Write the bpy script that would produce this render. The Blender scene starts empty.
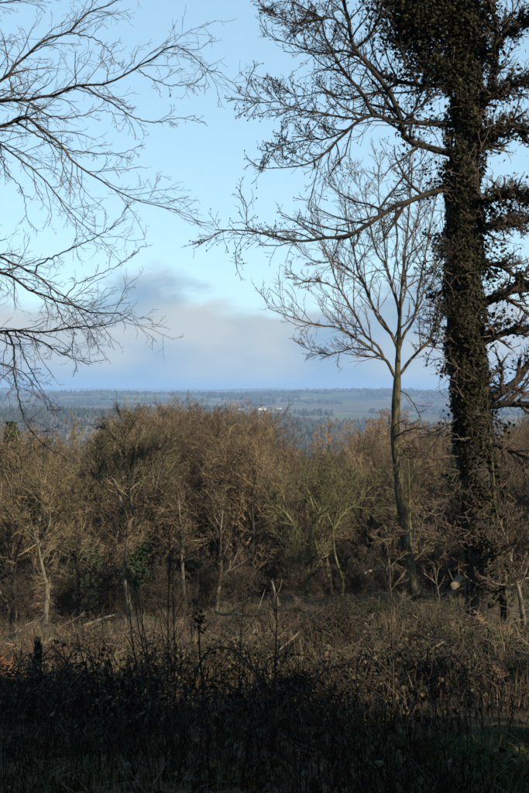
import bpy, math
import numpy as np

# ------------------------------------------------------------------ camera, sky, sun, exposure
scene = bpy.context.scene
COL = scene.collection
EYE = 1.65
FPX = 1101.0            # focal length in pixels of the 529x793 photograph
CXP, HORP = 264.5, 390.0

cam_d = bpy.data.cameras.new('camera')
cam_d.sensor_fit = 'VERTICAL'
cam_d.sensor_height = 36.0
cam_d.lens = 36.0 * FPX / 793.0
cam_d.clip_start = 0.05
cam_d.clip_end = 60000
cam = bpy.data.objects.new('camera', cam_d)
COL.objects.link(cam)
cam.location = (0, 0, EYE)
cam.rotation_euler = (math.radians(90) - math.atan((396.5 - HORP) / FPX), 0, 0)
scene.camera = cam

SUN_AZ = math.radians(132)      # clockwise from the view direction (+Y)
SUN_EL = math.radians(24)
sun_dir = np.array([math.sin(SUN_AZ) * math.cos(SUN_EL), math.cos(SUN_AZ) * math.cos(SUN_EL), math.sin(SUN_EL)])

world = bpy.data.worlds.new('World')
scene.world = world
world.use_nodes = True
wn, wl = world.node_tree.nodes, world.node_tree.links
wn.clear()
w_out = wn.new('ShaderNodeOutputWorld')
w_sky = wn.new('ShaderNodeTexSky')
w_sky.sky_type = 'NISHITA'
w_sky.sun_disc = False
w_sky.sun_elevation = SUN_EL
w_sky.sun_rotation = SUN_AZ
w_sky.altitude = 200
w_sky.air_density = 1.0
w_sky.dust_density = 0.05
w_sky.ozone_density = 0.6
w_bg = wn.new('ShaderNodeBackground')
w_bg.inputs['Strength'].default_value = 0.094
w_gam = wn.new('ShaderNodeGamma')           # the even, pale exposure of a winter sky
w_gam.inputs['Gamma'].default_value = 0.42
wl.new(w_sky.outputs[0], w_gam.inputs['Color'])
w_tint = wn.new('ShaderNodeMix'); w_tint.data_type = 'RGBA'; w_tint.blend_type = 'MULTIPLY'
w_tint.clamp_result = False
w_tint.inputs[0].default_value = 1.0
wl.new(w_gam.outputs[0], w_tint.inputs[6])
w_tint.inputs[7].default_value = (1.68, 2.26, 2.55, 1)
wl.new(w_tint.outputs[2], w_bg.inputs['Color'])
# low bank of cloud all round the horizon, in direction space
w_tc = wn.new('ShaderNodeTexCoord')
w_sep = wn.new('ShaderNodeSeparateXYZ')
wl.new(w_tc.outputs['Generated'], w_sep.inputs[0])
w_map = wn.new('ShaderNodeMapping')
w_map.inputs['Scale'].default_value = (1, 1, 2.2)
w_map.inputs['Location'].default_value = (7.7, 0.5, 0.4)
wl.new(w_tc.outputs['Generated'], w_map.inputs['Vector'])

def wnoise(scale, detail, rough):
    n = wn.new('ShaderNodeTexNoise')
    n.inputs['Scale'].default_value = scale
    n.inputs['Detail'].default_value = detail
    n.inputs['Roughness'].default_value = rough
    wl.new(w_map.outputs[0], n.inputs['Vector'])
    return n.outputs[0]

def wmath(op, a, b=None, c=None):
    m = wn.new('ShaderNodeMath')
    m.operation = op
    for i, v in enumerate((a, b, c)):
        if v is None:
            continue
        if isinstance(v, (int, float)):
            m.inputs[i].default_value = v
        else:
            wl.new(v, m.inputs[i])
    return m.outputs[0]

n_big = wnoise(7.0, 1.0, 0.4)
n_puff = wnoise(26.0, 4.0, 0.5)
top = wmath('MULTIPLY_ADD', n_big, 0.080, 0.028)
top = wmath('MULTIPLY_ADD', n_puff, 0.050, top)
dd = wmath('SUBTRACT', top, w_sep.outputs['Z'])
w_mr = wn.new('ShaderNodeMapRange')
w_mr.interpolation_type = 'SMOOTHSTEP'
w_mr.inputs['From Min'].default_value = -0.004
w_mr.inputs['From Max'].default_value = 0.022
w_mr.inputs['To Max'].default_value = 0.94
wl.new(dd, w_mr.inputs['Value'])
w_ramp = wn.new('ShaderNodeValToRGB')
w_ramp.color_ramp.elements[0].position = 0.40
w_ramp.color_ramp.elements[0].color = (0.225, 0.345, 0.47, 1)
w_ramp.color_ramp.elements[1].position = 0.64
w_ramp.color_ramp.elements[1].color = (0.44, 0.475, 0.49, 1)
wl.new(wnoise(9.0, 3.0, 0.45), w_ramp.inputs[0])
w_cl = wn.new('ShaderNodeBackground')
wl.new(w_ramp.outputs[0], w_cl.inputs['Color'])
w_cl.inputs['Strength'].default_value = 0.66
w_mix = wn.new('ShaderNodeMixShader')
wl.new(w_mr.outputs[0], w_mix.inputs[0])
wl.new(w_bg.outputs[0], w_mix.inputs[1])
wl.new(w_cl.outputs[0], w_mix.inputs[2])
wl.new(w_mix.outputs[0], w_out.inputs['Surface'])

sun_l = bpy.data.lights.new('sun', 'SUN')
sun_l.energy = 5.0
sun_l.angle = math.radians(0.53)
sun_l.color = (1.0, 0.87, 0.68)
sun = bpy.data.objects.new('sun', sun_l)
COL.objects.link(sun)
sun.location = tuple(sun_dir * 100)
from mathutils import Vector
sun.rotation_euler = Vector(tuple(-sun_dir)).to_track_quat('-Z', 'Y').to_euler()

scene.view_settings.view_transform = 'Standard'
scene.view_settings.look = 'None'
scene.view_settings.gamma = 1.0
scene.view_settings.use_curve_mapping = False
scene.view_settings.exposure = 1.0
scene.render.engine = 'CYCLES'
cy = scene.cycles
cy.max_bounces = 4
cy.diffuse_bounces = 2
cy.glossy_bounces = 1
cy.transmission_bounces = 2
cy.volume_bounces = 0
cy.transparent_max_bounces = 4
cy.caustics_reflective = False
cy.caustics_refractive = False
cy.use_denoising = True
cy.denoiser = 'OPENIMAGEDENOISE'
cy.denoising_input_passes = 'RGB_ALBEDO_NORMAL'
cy.denoising_prefilter = 'ACCURATE'
cy.pixel_filter_type = 'BLACKMAN_HARRIS'
cy.filter_width = 1.7
cy.sample_clamp_indirect = 4.0

# ------------------------------------------------------------------ helpers
def P(px, py, d):
    """A point on the ray through a pixel of the 529x793 frame, at depth d (used to lay out real, measured positions)."""
    return np.array([(px - CXP) / FPX * d, d, EYE - (py - HORP) / FPX * d])

_sn = np.random.default_rng(11)
_waves = [(_sn.uniform(0, 2 * np.pi), _sn.uniform(0, 2 * np.pi)) for _ in range(160)]

def wavenoise(x, y, wl_, n=6, k=0):
    """Smooth 2D noise in about -1..1 with wavelength wl_."""
    s = 0
    for i in range(n):
        a, p = _waves[(k * 13 + i) % 160]
        f = 2 * np.pi / (wl_ * (0.7 + 0.6 * ((i * 7 + k * 3) % 10) / 10))
        s = s + np.sin((x * math.cos(a) + y * math.sin(a)) * f + p)
    return s / math.sqrt(n) / 1.4

KY = np.array([-600, -200, -50, -10, 4, 20, 50, 65, 100, 200, 420, 800, 1500, 2500, 3500, 4500, 6000, 9000, 13000, 20000.])
KZ = np.array([60, 26, 7, 1.2, 0, -2.75, -8.15, -10.9, -19, -46, -100, -128, -92, -64, -47, -38, -28, -17, -9, 5.])

_fix = []
def ground(x, y):
    x = np.asarray(x, float); y = np.asarray(y, float)
    z = ground_raw(x, y)
    if _fix:
        z0, ws = z, 0
        acc = np.zeros_like(z)
        for fx, fy, dz, rad in _fix:
            w = np.exp(-((x - fx) ** 2 + (y - fy) ** 2) / rad ** 2)
            acc = acc + w * dz; ws = ws + w
        z = z0 + acc / np.maximum(ws, 1)
    return z

def ground_raw(x, y):
    z = np.interp(y, KY, KZ)
    near = np.clip((y - 3) / 12, 0, 1) * np.clip((140 - y) / 60, 0, 1)
    z = z + near * np.clip(x, -15, 15) * 0.065
    z = z + near * (0.20 * wavenoise(x, y, 7.0, 6, 1) + 0.15 * wavenoise(x, y, 2.2, 6, 2))
    z = z + np.clip((60 - np.abs(y)) / 30, 0, 1) * 0.035 * wavenoise(x, y, 0.9, 6, 3)
    r = np.hypot(x, y)
    far = np.clip((r - 400) / 1200, 0, 1)
    z = z + far * (0.0036 * np.minimum(r, 7000)) * (1.5 * wavenoise(x, y * 0.8, 2400, 5, 4) + 0.5 * wavenoise(x, y, 900, 5, 5))
    z = z + 52 * np.exp(-((x + 330) / 330) ** 2 - ((y - 1650) / 420) ** 2)
    return z

for _px, _py, _d, _r in ((490, 627, 18, 1.7), (440, 655, 14, 1.6), (480, 662, 13.5, 1.6), (132, 634, 25, 2.2), (45, 637, 23, 2.2), (100, 655, 17, 2.2), (416, 606, 25.5, 2.2), (390, 632, 19, 2.0), (307, 600, 38, 3.0), (341, 602, 39, 3.0), (300, 640, 17, 2.4)):
    _x = (_px - CXP) / FPX * _d
    _fix.append((_x, _d, (EYE - (_py - HORP) / FPX * _d) - float(ground_raw(_x, _d)), _r))

def unit(v):
    return v / np.maximum(np.linalg.norm(v, axis=-1, keepdims=True), 1e-9)

def tube_arrays(pts, rad, k):
    """pts [N,P,3], rad [N,P] -> verts, quads of k-sided tubes with closed tips."""
    N, M, _ = pts.shape
    T = np.empty_like(pts)
    T[:, 1:-1] = pts[:, 2:] - pts[:, :-2]
    T[:, 0] = pts[:, 1] - pts[:, 0]
    T[:, -1] = pts[:, -1] - pts[:, -2]
    T = unit(T)
    ref = np.where(np.abs(T[:, 0, 2:3]) > 0.8, np.array([[1., 0, 0]]), np.array([[0, 0, 1.]]))
    n = unit(np.cross(T[:, 0], ref))
    V = np.empty((N, M, k, 3))
    ang = np.arange(k) * 2 * np.pi / k
    for i in range(M):
        n = unit(n - (n * T[:, i]).sum(-1, keepdims=True) * T[:, i])
        b = np.cross(T[:, i], n)
        ringv = n[:, None] * np.cos(ang)[None, :, None] + b[:, None] * np.sin(ang)[None, :, None]
        V[:, i] = pts[:, i, None] + ringv * rad[:, i, None, None]
    base = (np.arange(N) * M * k)[:, None, None] + (np.arange(M - 1) * k)[None, :, None]
    j = np.arange(k)[None, None, :]
    j2 = (j + 1) % k
    F = np.stack([base + j, base + j2, base + k + j2, base + k + j], -1).reshape(-1, 4)
    return V.reshape(-1, 3), F

class MB:
    """Collects arrays of verts and quads / triangles and links them as one mesh object."""
    def __init__(self):
        self.v, self.q, self.t, self.n = [], [], [], 0
    def quads(self, v, f):
        self.v.append(v); self.q.append(f + self.n); self.n += len(v); return self
    def tris(self, v, f):
        self.v.append(v); self.t.append(f + self.n); self.n += len(v); return self
    def tube(self, pts, rad, k=5):
        pts = np.asarray(pts, float); rad = np.asarray(rad, float)
        if pts.ndim == 2:
            pts, rad = pts[None], rad[None]
        return self.quads(*tube_arrays(pts, rad, k))
    def mesh(self, name, mat, smooth=True, origin=None):
        v = np.concatenate(self.v)
        if origin is not None:
            v = v - np.asarray(origin)
        q = np.concatenate(self.q) if self.q else np.zeros((0, 4), int)
        t = np.concatenate(self.t) if self.t else np.zeros((0, 3), int)
        me = bpy.data.meshes.new(name)
        me.vertices.add(len(v))
        me.vertices.foreach_set('co', v.astype(np.float32).ravel())
        me.loops.add(q.size + t.size)
        me.loops.foreach_set('vertex_index', np.concatenate([q.ravel(), t.ravel()]).astype(np.int32))
        me.polygons.add(len(q) + len(t))
        starts = np.concatenate([np.arange(len(q)) * 4, q.size + np.arange(len(t)) * 3]).astype(np.int32)
        me.polygons.foreach_set('loop_start', starts)
        me.polygons.foreach_set('use_smooth', np.full(len(q) + len(t), smooth, bool))
        me.materials.append(mat)
        me.update(calc_edges=True)
        return me
    def build(self, name, mat, parent=None, kind=None, smooth=True, origin=None):
        o = bpy.data.objects.new(name, self.mesh(name, mat, smooth, origin))
        COL.objects.link(o)
        if parent is not None:
            o.parent = parent
        if kind:
            o['kind'] = kind
        return o

def tag(o, label, cat, group=None):
    o['label'] = label; o['category'] = cat
    if group:
        o['group'] = group
    return o

def thing(name, loc, label, cat, group=None):
    o = bpy.data.objects.new(name, None)
    o.empty_display_size = 0.2
    COL.objects.link(o)
    o.location = tuple(loc)
    return tag(o, label, cat, group)

def copy_tree(root, loc, rz, s, label, group=None, tilt=(0, 0)):
    r = root.copy(); COL.objects.link(r)
    r.location = tuple(loc); r.rotation_euler = (tilt[0], tilt[1], rz)
    r.scale = s if isinstance(s, tuple) else (s, s, s)
    r['label'] = label
    if group:
        r['group'] = group
    for ch in root.children:
        c = ch.copy(); COL.objects.link(c); c.parent = r
        for g in ch.children:
            e = g.copy(); COL.objects.link(e); e.parent = c
    return r

def grow(rng, pts, rad, n, t0, t1, ang, lr, M, wig, up, rr, rtip, taper=0.5, angj=0.25, minl=0.0, maxl=99., biased=None):
    """One generation of side shoots: n per parent between t0 and t1 along it."""
    N, Pn, _ = pts.shape
    idx = np.repeat(np.arange(N), n)
    t = t0 + (t1 - t0) * ((np.tile(np.arange(n), N) + rng.random(N * n)) / n)
    f = np.clip(t, 0, 0.9999) * (Pn - 1)
    i = f.astype(int); w = (f - i)[:, None]
    a, b = pts[idx, i], pts[idx, i + 1]
    pos = a * (1 - w) + b * w
    T = unit(b - a)
    r = rad[idx, i] * (1 - w[:, 0]) + rad[idx, i + 1] * w[:, 0]
    plen = np.linalg.norm(np.diff(pts, axis=1), axis=-1).sum(1)[idx]
    perp = rng.normal(size=T.shape)
    if biased is not None:
        perp = perp + np.asarray(biased)
    perp = unit(perp - (perp * T).sum(-1, keepdims=True) * T)
    an = (ang + angj * rng.normal(size=len(t)))[:, None]
    D = unit(T * np.cos(an) + perp * np.sin(an))
    L = np.clip(plen * lr * (1 - taper * (t - t0) / max(t1 - t0, 1e-6)) * rng.uniform(0.6, 1.35, len(t)), minl, maxl)
    out = np.empty((len(t), M, 3)); out[:, 0] = pos
    step = (L / (M - 1))[:, None]
    for s in range(1, M):
        D = unit(D + wig * rng.normal(size=D.shape) + np.array([0, 0, up]))
        out[:, s] = out[:, s - 1] + D * step
    r0 = np.maximum(r * rr * rng.uniform(0.8, 1.1, len(t)), rtip)
    tt = np.linspace(0, 1, M)[None]
    R = r0[:, None] * (1 - tt) ** 0.8 + rtip * tt
    return out, R

def spline(p, M):
    """Catmull-Rom through the points, resampled to M."""
    p = np.asarray(p, float)
    if len(p) == 2:
        return p[0] + (p[1] - p[0]) * np.linspace(0, 1, M)[:, None]
    q = np.vstack([2 * p[0] - p[1], p, 2 * p[-1] - p[-2]])
    seg = np.linalg.norm(np.diff(p, axis=0), axis=1)
    cum = np.concatenate([[0], np.cumsum(seg)]); s = np.linspace(0, cum[-1] * 0.99999, M)
    i = np.clip(np.searchsorted(cum, s, side='right') - 1, 0, len(p) - 2)
    u = ((s - cum[i]) / seg[i])[:, None]
    a, b, c, d = q[i], q[i + 1], q[i + 2], q[i + 3]
    return 0.5 * (2 * b + (c - a) * u + (2 * a - 5 * b + 4 * c - d) * u ** 2 + (3 * b - a - 3 * c + d) * u ** 3)

def traced(px, d0, d1, r0, r1, M=24, jit=0.0, rng=None):
    n = len(px)
    cum = np.concatenate([[0], np.cumsum([math.dist(px[i], px[i + 1]) for i in range(n - 1)])])
    dep = d0 + (d1 - d0) * cum / cum[-1]
    pts = spline([P(x, y, d) for (x, y), d in zip(px, dep)], M)
    if jit and rng is not None:
        pts[1:-1] += rng.normal(size=pts[1:-1].shape) * jit
    tt = np.linspace(0, 1, M)
    return pts, r0 + (r1 - r0) * tt ** 0.8

def leaf_arrays(rng, pos, nrm, size, up_tip=-0.6):
    """Pointed, slightly folded leaves (4 triangles each), tip hanging."""
    N = len(pos)
    nrm = unit(nrm)
    tipd = rng.normal(size=(N, 3)) * 0.7 + np.array([0, 0, up_tip])
    tipd = unit(tipd - (tipd * nrm).sum(-1, keepdims=True) * nrm)
    side = np.cross(nrm, tipd)
    s = size[:, None]
    V = np.stack([pos - tipd * s * 0.45,
                  pos + side * s * 0.5 - tipd * s * 0.15 - nrm * s * 0.12,
                  pos + tipd * s * 0.6 - nrm * s * 0.1,
                  pos - side * s * 0.5 - tipd * s * 0.15 - nrm * s * 0.12,
                  pos + nrm * s * 0.06], 1)
    b = (np.arange(N) * 5)[:, None, None]
    F = b + np.array([[0, 1, 4], [1, 2, 4], [2, 3, 4], [3, 0, 4]])[None]
    return V.reshape(-1, 3), F.reshape(-1, 3)

def blade_arrays(rng, pos, h, w, lean, nseg=2):
    """Grass blades: tapering bent strips."""
    N = len(pos)
    a = rng.uniform(0, 2 * np.pi, N)
    out = np.stack([np.cos(a), np.sin(a), np.zeros(N)], 1)
    fa = a + rng.uniform(0.8, 2.3, N)
    side = np.stack([np.cos(fa), np.sin(fa), np.zeros(N)], 1) * (w / 2)[:, None]
    m1 = pos + out * (lean * h * 0.25)[:, None] + np.array([0, 0, 1]) * (h * 0.55)[:, None]
    tip = pos + out * (lean * h)[:, None] + np.array([0, 0, 1]) * (h * (1 - 0.35 * lean))[:, None]
    V = np.stack([pos - side, pos + side, m1 + side * 0.75, m1 - side * 0.75, tip], 1)
    b = (np.arange(N) * 5)[:, None, None]
    F = b + np.array([[0, 1, 2], [0, 2, 3], [3, 2, 4]])[None]
    return V.reshape(-1, 3), F.reshape(-1, 3)

# ------------------------------------------------------------------ materials
def ramp_mat(name, stops, scale=6.0, detail=4.0, rough=0.85, bump=0.0, bscale=30.0, island=0.0, spec=0.25, stretch=None, objrand=0.0, trans=0.0):
    """Colour from object-space noise, optionally shifted per loose piece and per object."""
    m = bpy.data.materials.new(name)
    m.use_nodes = True
    N, Lk = m.node_tree.nodes, m.node_tree.links
    bs = N['Principled BSDF']
    bs.inputs['Roughness'].default_value = rough
    bs.inputs['Specular IOR Level'].default_value = spec
    tc = N.new('ShaderNodeTexCoord')
    mp = N.new('ShaderNodeMapping')
    if stretch:
        mp.inputs['Scale'].default_value = stretch
    Lk.new(tc.outputs['Object'], mp.inputs['Vector'])
    nz = N.new('ShaderNodeTexNoise')
    nz.inputs['Scale'].default_value = scale
    nz.inputs['Detail'].default_value = detail
    nz.inputs['Roughness'].default_value = 0.6
    Lk.new(mp.outputs[0], nz.inputs['Vector'])
    val = nz.outputs[0]
    def ma(op, a, b):
        x = N.new('ShaderNodeMath'); x.operation = op
        for i, q in enumerate((a, b)):
            if isinstance(q, (int, float)):
                x.inputs[i].default_value = q
            else:
                Lk.new(q, x.inputs[i])
        return x.outputs[0]
    if island:
        g = N.new('ShaderNodeNewGeometry')
        val = ma('ADD', ma('MULTIPLY', val, 1 - island), ma('MULTIPLY', g.outputs['Random Per Island'], island))
    if objrand:
        oi = N.new('ShaderNodeObjectInfo')
        val = ma('ADD', val, ma('MULTIPLY', ma('SUBTRACT', oi.outputs['Random'], 0.5), objrand))
    cr = N.new('ShaderNodeValToRGB')
    el = cr.color_ramp.elements
    while len(el) < len(stops):
        el.new(0.5)
    for e, (p, c) in zip(el, stops):
        e.position = p; e.color = (*[q * (1.0 if 'white' in name or 'sawn' in name else 0.62) for q in c], 1)
    Lk.new(val, cr.inputs[0])
    Lk.new(cr.outputs[0], bs.inputs['Base Color'])
    if bump:
        n2 = N.new('ShaderNodeTexNoise')
        n2.inputs['Scale'].default_value = bscale
        n2.inputs['Detail'].default_value = 5
        Lk.new(mp.outputs[0], n2.inputs['Vector'])
        bp = N.new('ShaderNodeBump')
        bp.inputs['Strength'].default_value = bump
        bp.inputs['Distance'].default_value = 0.03
        Lk.new(n2.outputs[0], bp.inputs['Height'])
        Lk.new(bp.outputs[0], bs.inputs['Normal'])
    if trans:
        tr = N.new('ShaderNodeBsdfTranslucent')
        Lk.new(cr.outputs[0], tr.inputs['Color'])
        mx = N.new('ShaderNodeMixShader'); mx.inputs[0].default_value = trans
        Lk.new(bs.outputs[0], mx.inputs[1]); Lk.new(tr.outputs[0], mx.inputs[2])
        Lk.new(mx.outputs[0], N['Material Output'].inputs['Surface'])
    return m

M_bark = ramp_mat('bark_dark', [(0.3, (0.018, 0.015, 0.011)), (0.55, (0.050, 0.040, 0.028)), (0.78, (0.085, 0.080, 0.034))], 5, bump=0.9, bscale=22, stretch=(1, 1, 0.35))
M_bough = ramp_mat('bough_bark', [(0.35, (0.035, 0.028, 0.021)), (0.60, (0.085, 0.066, 0.044)), (0.76, (0.19, 0.16, 0.07))], 3.0, bump=0.6, bscale=40)
M_bough2 = ramp_mat('ivy_tree_bark', [(0.35, (0.014, 0.012, 0.009)), (0.60, (0.032, 0.026, 0.018)), (0.80, (0.075, 0.066, 0.028))], 2.5, bump=0.6, bscale=40)  # boughs coloured near-black, to read as silhouettes against the sky
M_twig = ramp_mat('twig_brown', [(0.2, (0.05, 0.037, 0.028)), (0.8, (0.16, 0.11, 0.075))], 1.5, island=0.6)
M_twigdark = ramp_mat('twig_dark', [(0.2, (0.018, 0.014, 0.011)), (0.8, (0.055, 0.040, 0.029))], 1.5, island=0.6)  # darker copy of the brown twigs, silhouette tone put into the colour
M_mossbark = ramp_mat('mossy_bark', [(0.34, (0.05, 0.043, 0.025)), (0.52, (0.13, 0.13, 0.045)), (0.72, (0.24, 0.22, 0.11))], 4.0, bump=0.7, bscale=30)
M_slender = ramp_mat('slender_bark', [(0.40, (0.022, 0.019, 0.013)), (0.51, (0.070, 0.064, 0.027)), (0.60, (0.11, 0.095, 0.05)), (0.70, (0.24, 0.22, 0.16))], 9.0, detail=8, bump=1.0, bscale=26, stretch=(1, 1, 0.4))
M_palebark = ramp_mat('pale_bark', [(0.35, (0.05, 0.042, 0.028)), (0.52, (0.15, 0.13, 0.085)), (0.72, (0.27, 0.235, 0.17))], 6.0, bump=0.5, bscale=30, stretch=(1, 1, 0.5))
M_crown_moss = ramp_mat('mossy_twigs', [(0.2, (0.042, 0.039, 0.020)), (0.56, (0.120, 0.112, 0.052)), (0.9, (0.25, 0.225, 0.105))], 0.6, island=0.55)
M_crown_olive = ramp_mat('olive_twigs', [(0.25, (0.045, 0.037, 0.022)), (0.58, (0.155, 0.125, 0.066)), (0.88, (0.29, 0.23, 0.125))], 0.6, island=0.55, objrand=0.3)
M_crown_brown = ramp_mat('brown_twigs', [(0.25, (0.042, 0.029, 0.019)), (0.58, (0.155, 0.110, 0.061)), (0.88, (0.33, 0.24, 0.135))], 0.6, island=0.55, objrand=0.35)
M_crown_green = ramp_mat('greenish_twigs', [(0.25, (0.045, 0.039, 0.022)), (0.56, (0.165, 0.143, 0.076)), (0.88, (0.37, 0.31, 0.175))], 0.6, island=0.55, objrand=0.2)
M_crown_larch = ramp_mat('larch_twigs', [(0.15, (0.14, 0.085, 0.045)), (0.55, (0.27, 0.165, 0.085)), (0.9, (0.36, 0.23, 0.12))], 0.6, island=0.55, objrand=0.2)
M_brush = ramp_mat('brush_stems', [(0.15, (0.028, 0.022, 0.016)), (0.6, (0.070, 0.053, 0.034)), (0.92, (0.16, 0.125, 0.08))], 0.6, island=0.6, objrand=0.25)
M_ivy = ramp_mat('ivy_leaf', [(0.25, (0.009, 0.009, 0.004)), (0.60, (0.023, 0.022, 0.008)), (0.82, (0.055, 0.050, 0.016)), (0.96, (0.15, 0.145, 0.038))], 2.5, island=0.6, rough=0.6, spec=0.12, trans=0.08)
M_needle = ramp_mat('spruce_needles', [(0.2, (0.014, 0.028, 0.012)), (0.8, (0.05, 0.075, 0.028))], 1.0, island=0.6, objrand=0.2)
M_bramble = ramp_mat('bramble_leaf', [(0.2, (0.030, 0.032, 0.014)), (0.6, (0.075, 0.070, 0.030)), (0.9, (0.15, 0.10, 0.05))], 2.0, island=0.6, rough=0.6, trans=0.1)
M_straw = ramp_mat('dead_grass', [(0.15, (0.060, 0.052, 0.024)), (0.5, (0.16, 0.122, 0.066)), (0.9, (0.32, 0.25, 0.15))], 0.35, island=0.5, trans=0.15)
M_green = ramp_mat('green_grass', [(0.2, (0.030, 0.050, 0.016)), (0.7, (0.075, 0.10, 0.030)), (0.95, (0.17, 0.17, 0.06))], 0.5, island=0.6, trans=0.15)
M_fern = ramp_mat('dead_bracken', [(0.2, (0.065, 0.042, 0.024)), (0.6, (0.155, 0.098, 0.052)), (0.92, (0.27, 0.18, 0.10))], 0.4, island=0.55, trans=0.15)
M_fernred = ramp_mat('red_bracken', [(0.2, (0.12, 0.045, 0.022)), (0.7, (0.28, 0.115, 0.05)), (0.95, (0.40, 0.20, 0.09))], 0.8, island=0.6, trans=0.15)
M_stick = ramp_mat('fallen_sticks', [(0.2, (0.05, 0.038, 0.026)), (0.7, (0.12, 0.094, 0.066)), (0.97, (0.26, 0.22, 0.17))], 0.5, island=0.7)
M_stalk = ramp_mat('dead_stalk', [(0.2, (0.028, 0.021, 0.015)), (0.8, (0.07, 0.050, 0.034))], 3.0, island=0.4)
M_sawn = ramp_mat('sawn_wood', [(0.40, (0.06, 0.046, 0.028)), (0.62, (0.19, 0.155, 0.095))], 9.0)
M_white = ramp_mat('white_render', [(0.3, (0.50, 0.49, 0.46)), (0.7, (0.60, 0.59, 0.56))], 0.2)
M_slate = ramp_mat('slate_roof', [(0.3, (0.20, 0.20, 0.21)), (0.7, (0.28, 0.27, 0.27))], 0.3)
M_pane = ramp_mat('window_pane', [(0.3, (0.03, 0.035, 0.04)), (0.7, (0.05, 0.055, 0.06))], 1, rough=0.2)
M_farwood = ramp_mat('far_wood', [(0.1, (0.020, 0.032, 0.020)), (0.5, (0.045, 0.050, 0.028)), (0.75, (0.085, 0.065, 0.042)), (0.95, (0.12, 0.085, 0.055))], 0.004, island=0.45)

# ground: leaf litter and moss near by, fields and moor far off
def ground_mat():
    m = bpy.data.materials.new('ground')
    m.use_nodes = True
    N, Lk = m.node_tree.nodes, m.node_tree.links
    bs = N['Principled BSDF']
    bs.inputs['Roughness'].default_value = 0.95
    bs.inputs['Specular IOR Level'].default_value = 0.1
    tc = N.new('ShaderNodeTexCoord')
    def noise(sc, det):
        n = N.new('ShaderNodeTexNoise'); n.inputs['Scale'].default_value = sc; n.inputs['Detail'].default_value = det
        Lk.new(tc.outputs['Object'], n.inputs['Vector']); return n.outputs[0]
    def ramp(f, stops, const=False):
        c = N.new('ShaderNodeValToRGB'); el = c.color_ramp.elements
        if const:
            c.color_ramp.interpolation = 'CONSTANT'
        while len(el) < len(stops):
            el.new(0.5)
        for e, (p, col) in zip(el, stops):
            e.position = p; e.color = (*col, 1)
        Lk.new(f, c.inputs[0]); return c.outputs[0]
    def mix(f, a, b):
        x = N.new('ShaderNodeMix'); x.data_type = 'RGBA'
        if isinstance(f, float):
            x.inputs[0].default_value = f
        else:
            Lk.new(f, x.inputs[0])
        Lk.new(a, x.inputs[6]); Lk.new(b, x.inputs[7]); return x.outputs[2]
    litter = ramp(noise(9, 8), [(0.3, (0.020, 0.014, 0.010)), (0.5, (0.055, 0.038, 0.023)), (0.7, (0.12, 0.088, 0.052))])
    moss = ramp(noise(14, 6), [(0.3, (0.025, 0.032, 0.012)), (0.7, (0.085, 0.095, 0.032))])
    near = mix(ramp(noise(0.45, 4), [(0.5, (0, 0, 0)), (0.66, (0.85, 0.85, 0.85))]), litter, moss)
    vor = N.new('ShaderNodeTexVoronoi'); vor.inputs['Scale'].default_value = 0.0042; vor.inputs['Randomness'].default_value = 0.85
    Lk.new(tc.outputs['Object'], vor.inputs['Vector'])
    sx = N.new('ShaderNodeSeparateColor'); Lk.new(vor.outputs['Color'], sx.inputs[0])
    fields = ramp(sx.outputs[0], [(0.0, (0.075, 0.085, 0.040)), (0.18, (0.11, 0.095, 0.060)), (0.42, (0.15, 0.115, 0.075)),
                                  (0.6, (0.045, 0.045, 0.030)), (0.78, (0.095, 0.070, 0.050)), (0.92, (0.085, 0.12, 0.042))], True)
    geo = N.new('ShaderNodeNewGeometry')
    ln = N.new('ShaderNodeVectorMath'); ln.operation = 'LENGTH'; Lk.new(tc.outputs['Object'], ln.inputs[0])
    mr = N.new('ShaderNodeMapRange'); mr.inputs['From Min'].default_value = 250; mr.inputs['From Max'].default_value = 900
    Lk.new(ln.outputs['Value'], mr.inputs['Value'])
    Lk.new(mix(mr.outputs[0], near, fields), bs.inputs['Base Color'])
    bp = N.new('ShaderNodeBump'); bp.inputs['Strength'].default_value = 0.8; bp.inputs['Distance'].default_value = 0.05
    Lk.new(noise(18, 6), bp.inputs['Height']); Lk.new(bp.outputs[0], bs.inputs['Normal'])
    return m
M_ground = ground_mat()

# ------------------------------------------------------------------ the ground: one sheet to the horizon
def build_ground():
    radii = np.concatenate([[0.0], np.geomspace(0.6, 19000, 330)])
    th = np.concatenate([np.linspace(-28, 28, 190), np.linspace(28, 332, 92)[1:-1]])
    th = np.radians(th)
    R, A = np.meshgrid(radii, th, indexing='ij')
    X, Y = R * np.sin(A), R * np.cos(A)
    Z = ground(X, Y)
    v = np.stack([X, Y, Z], -1).reshape(-1, 3)
    n = len(th)
    i = np.arange(len(radii) - 1)[:, None] * n
    j = np.arange(n)[None]; j2 = (j + 1) % n
    F = np.stack([i + j, i + n + j, i + n + j2, i + j2], -1).reshape(-1, 4)
    F = F[:, ::-1]
    MB().quads(v, F[n:]).build('ground', M_ground, kind='structure')
    # centre fan closed by a small disc of triangles
build_ground()

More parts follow.
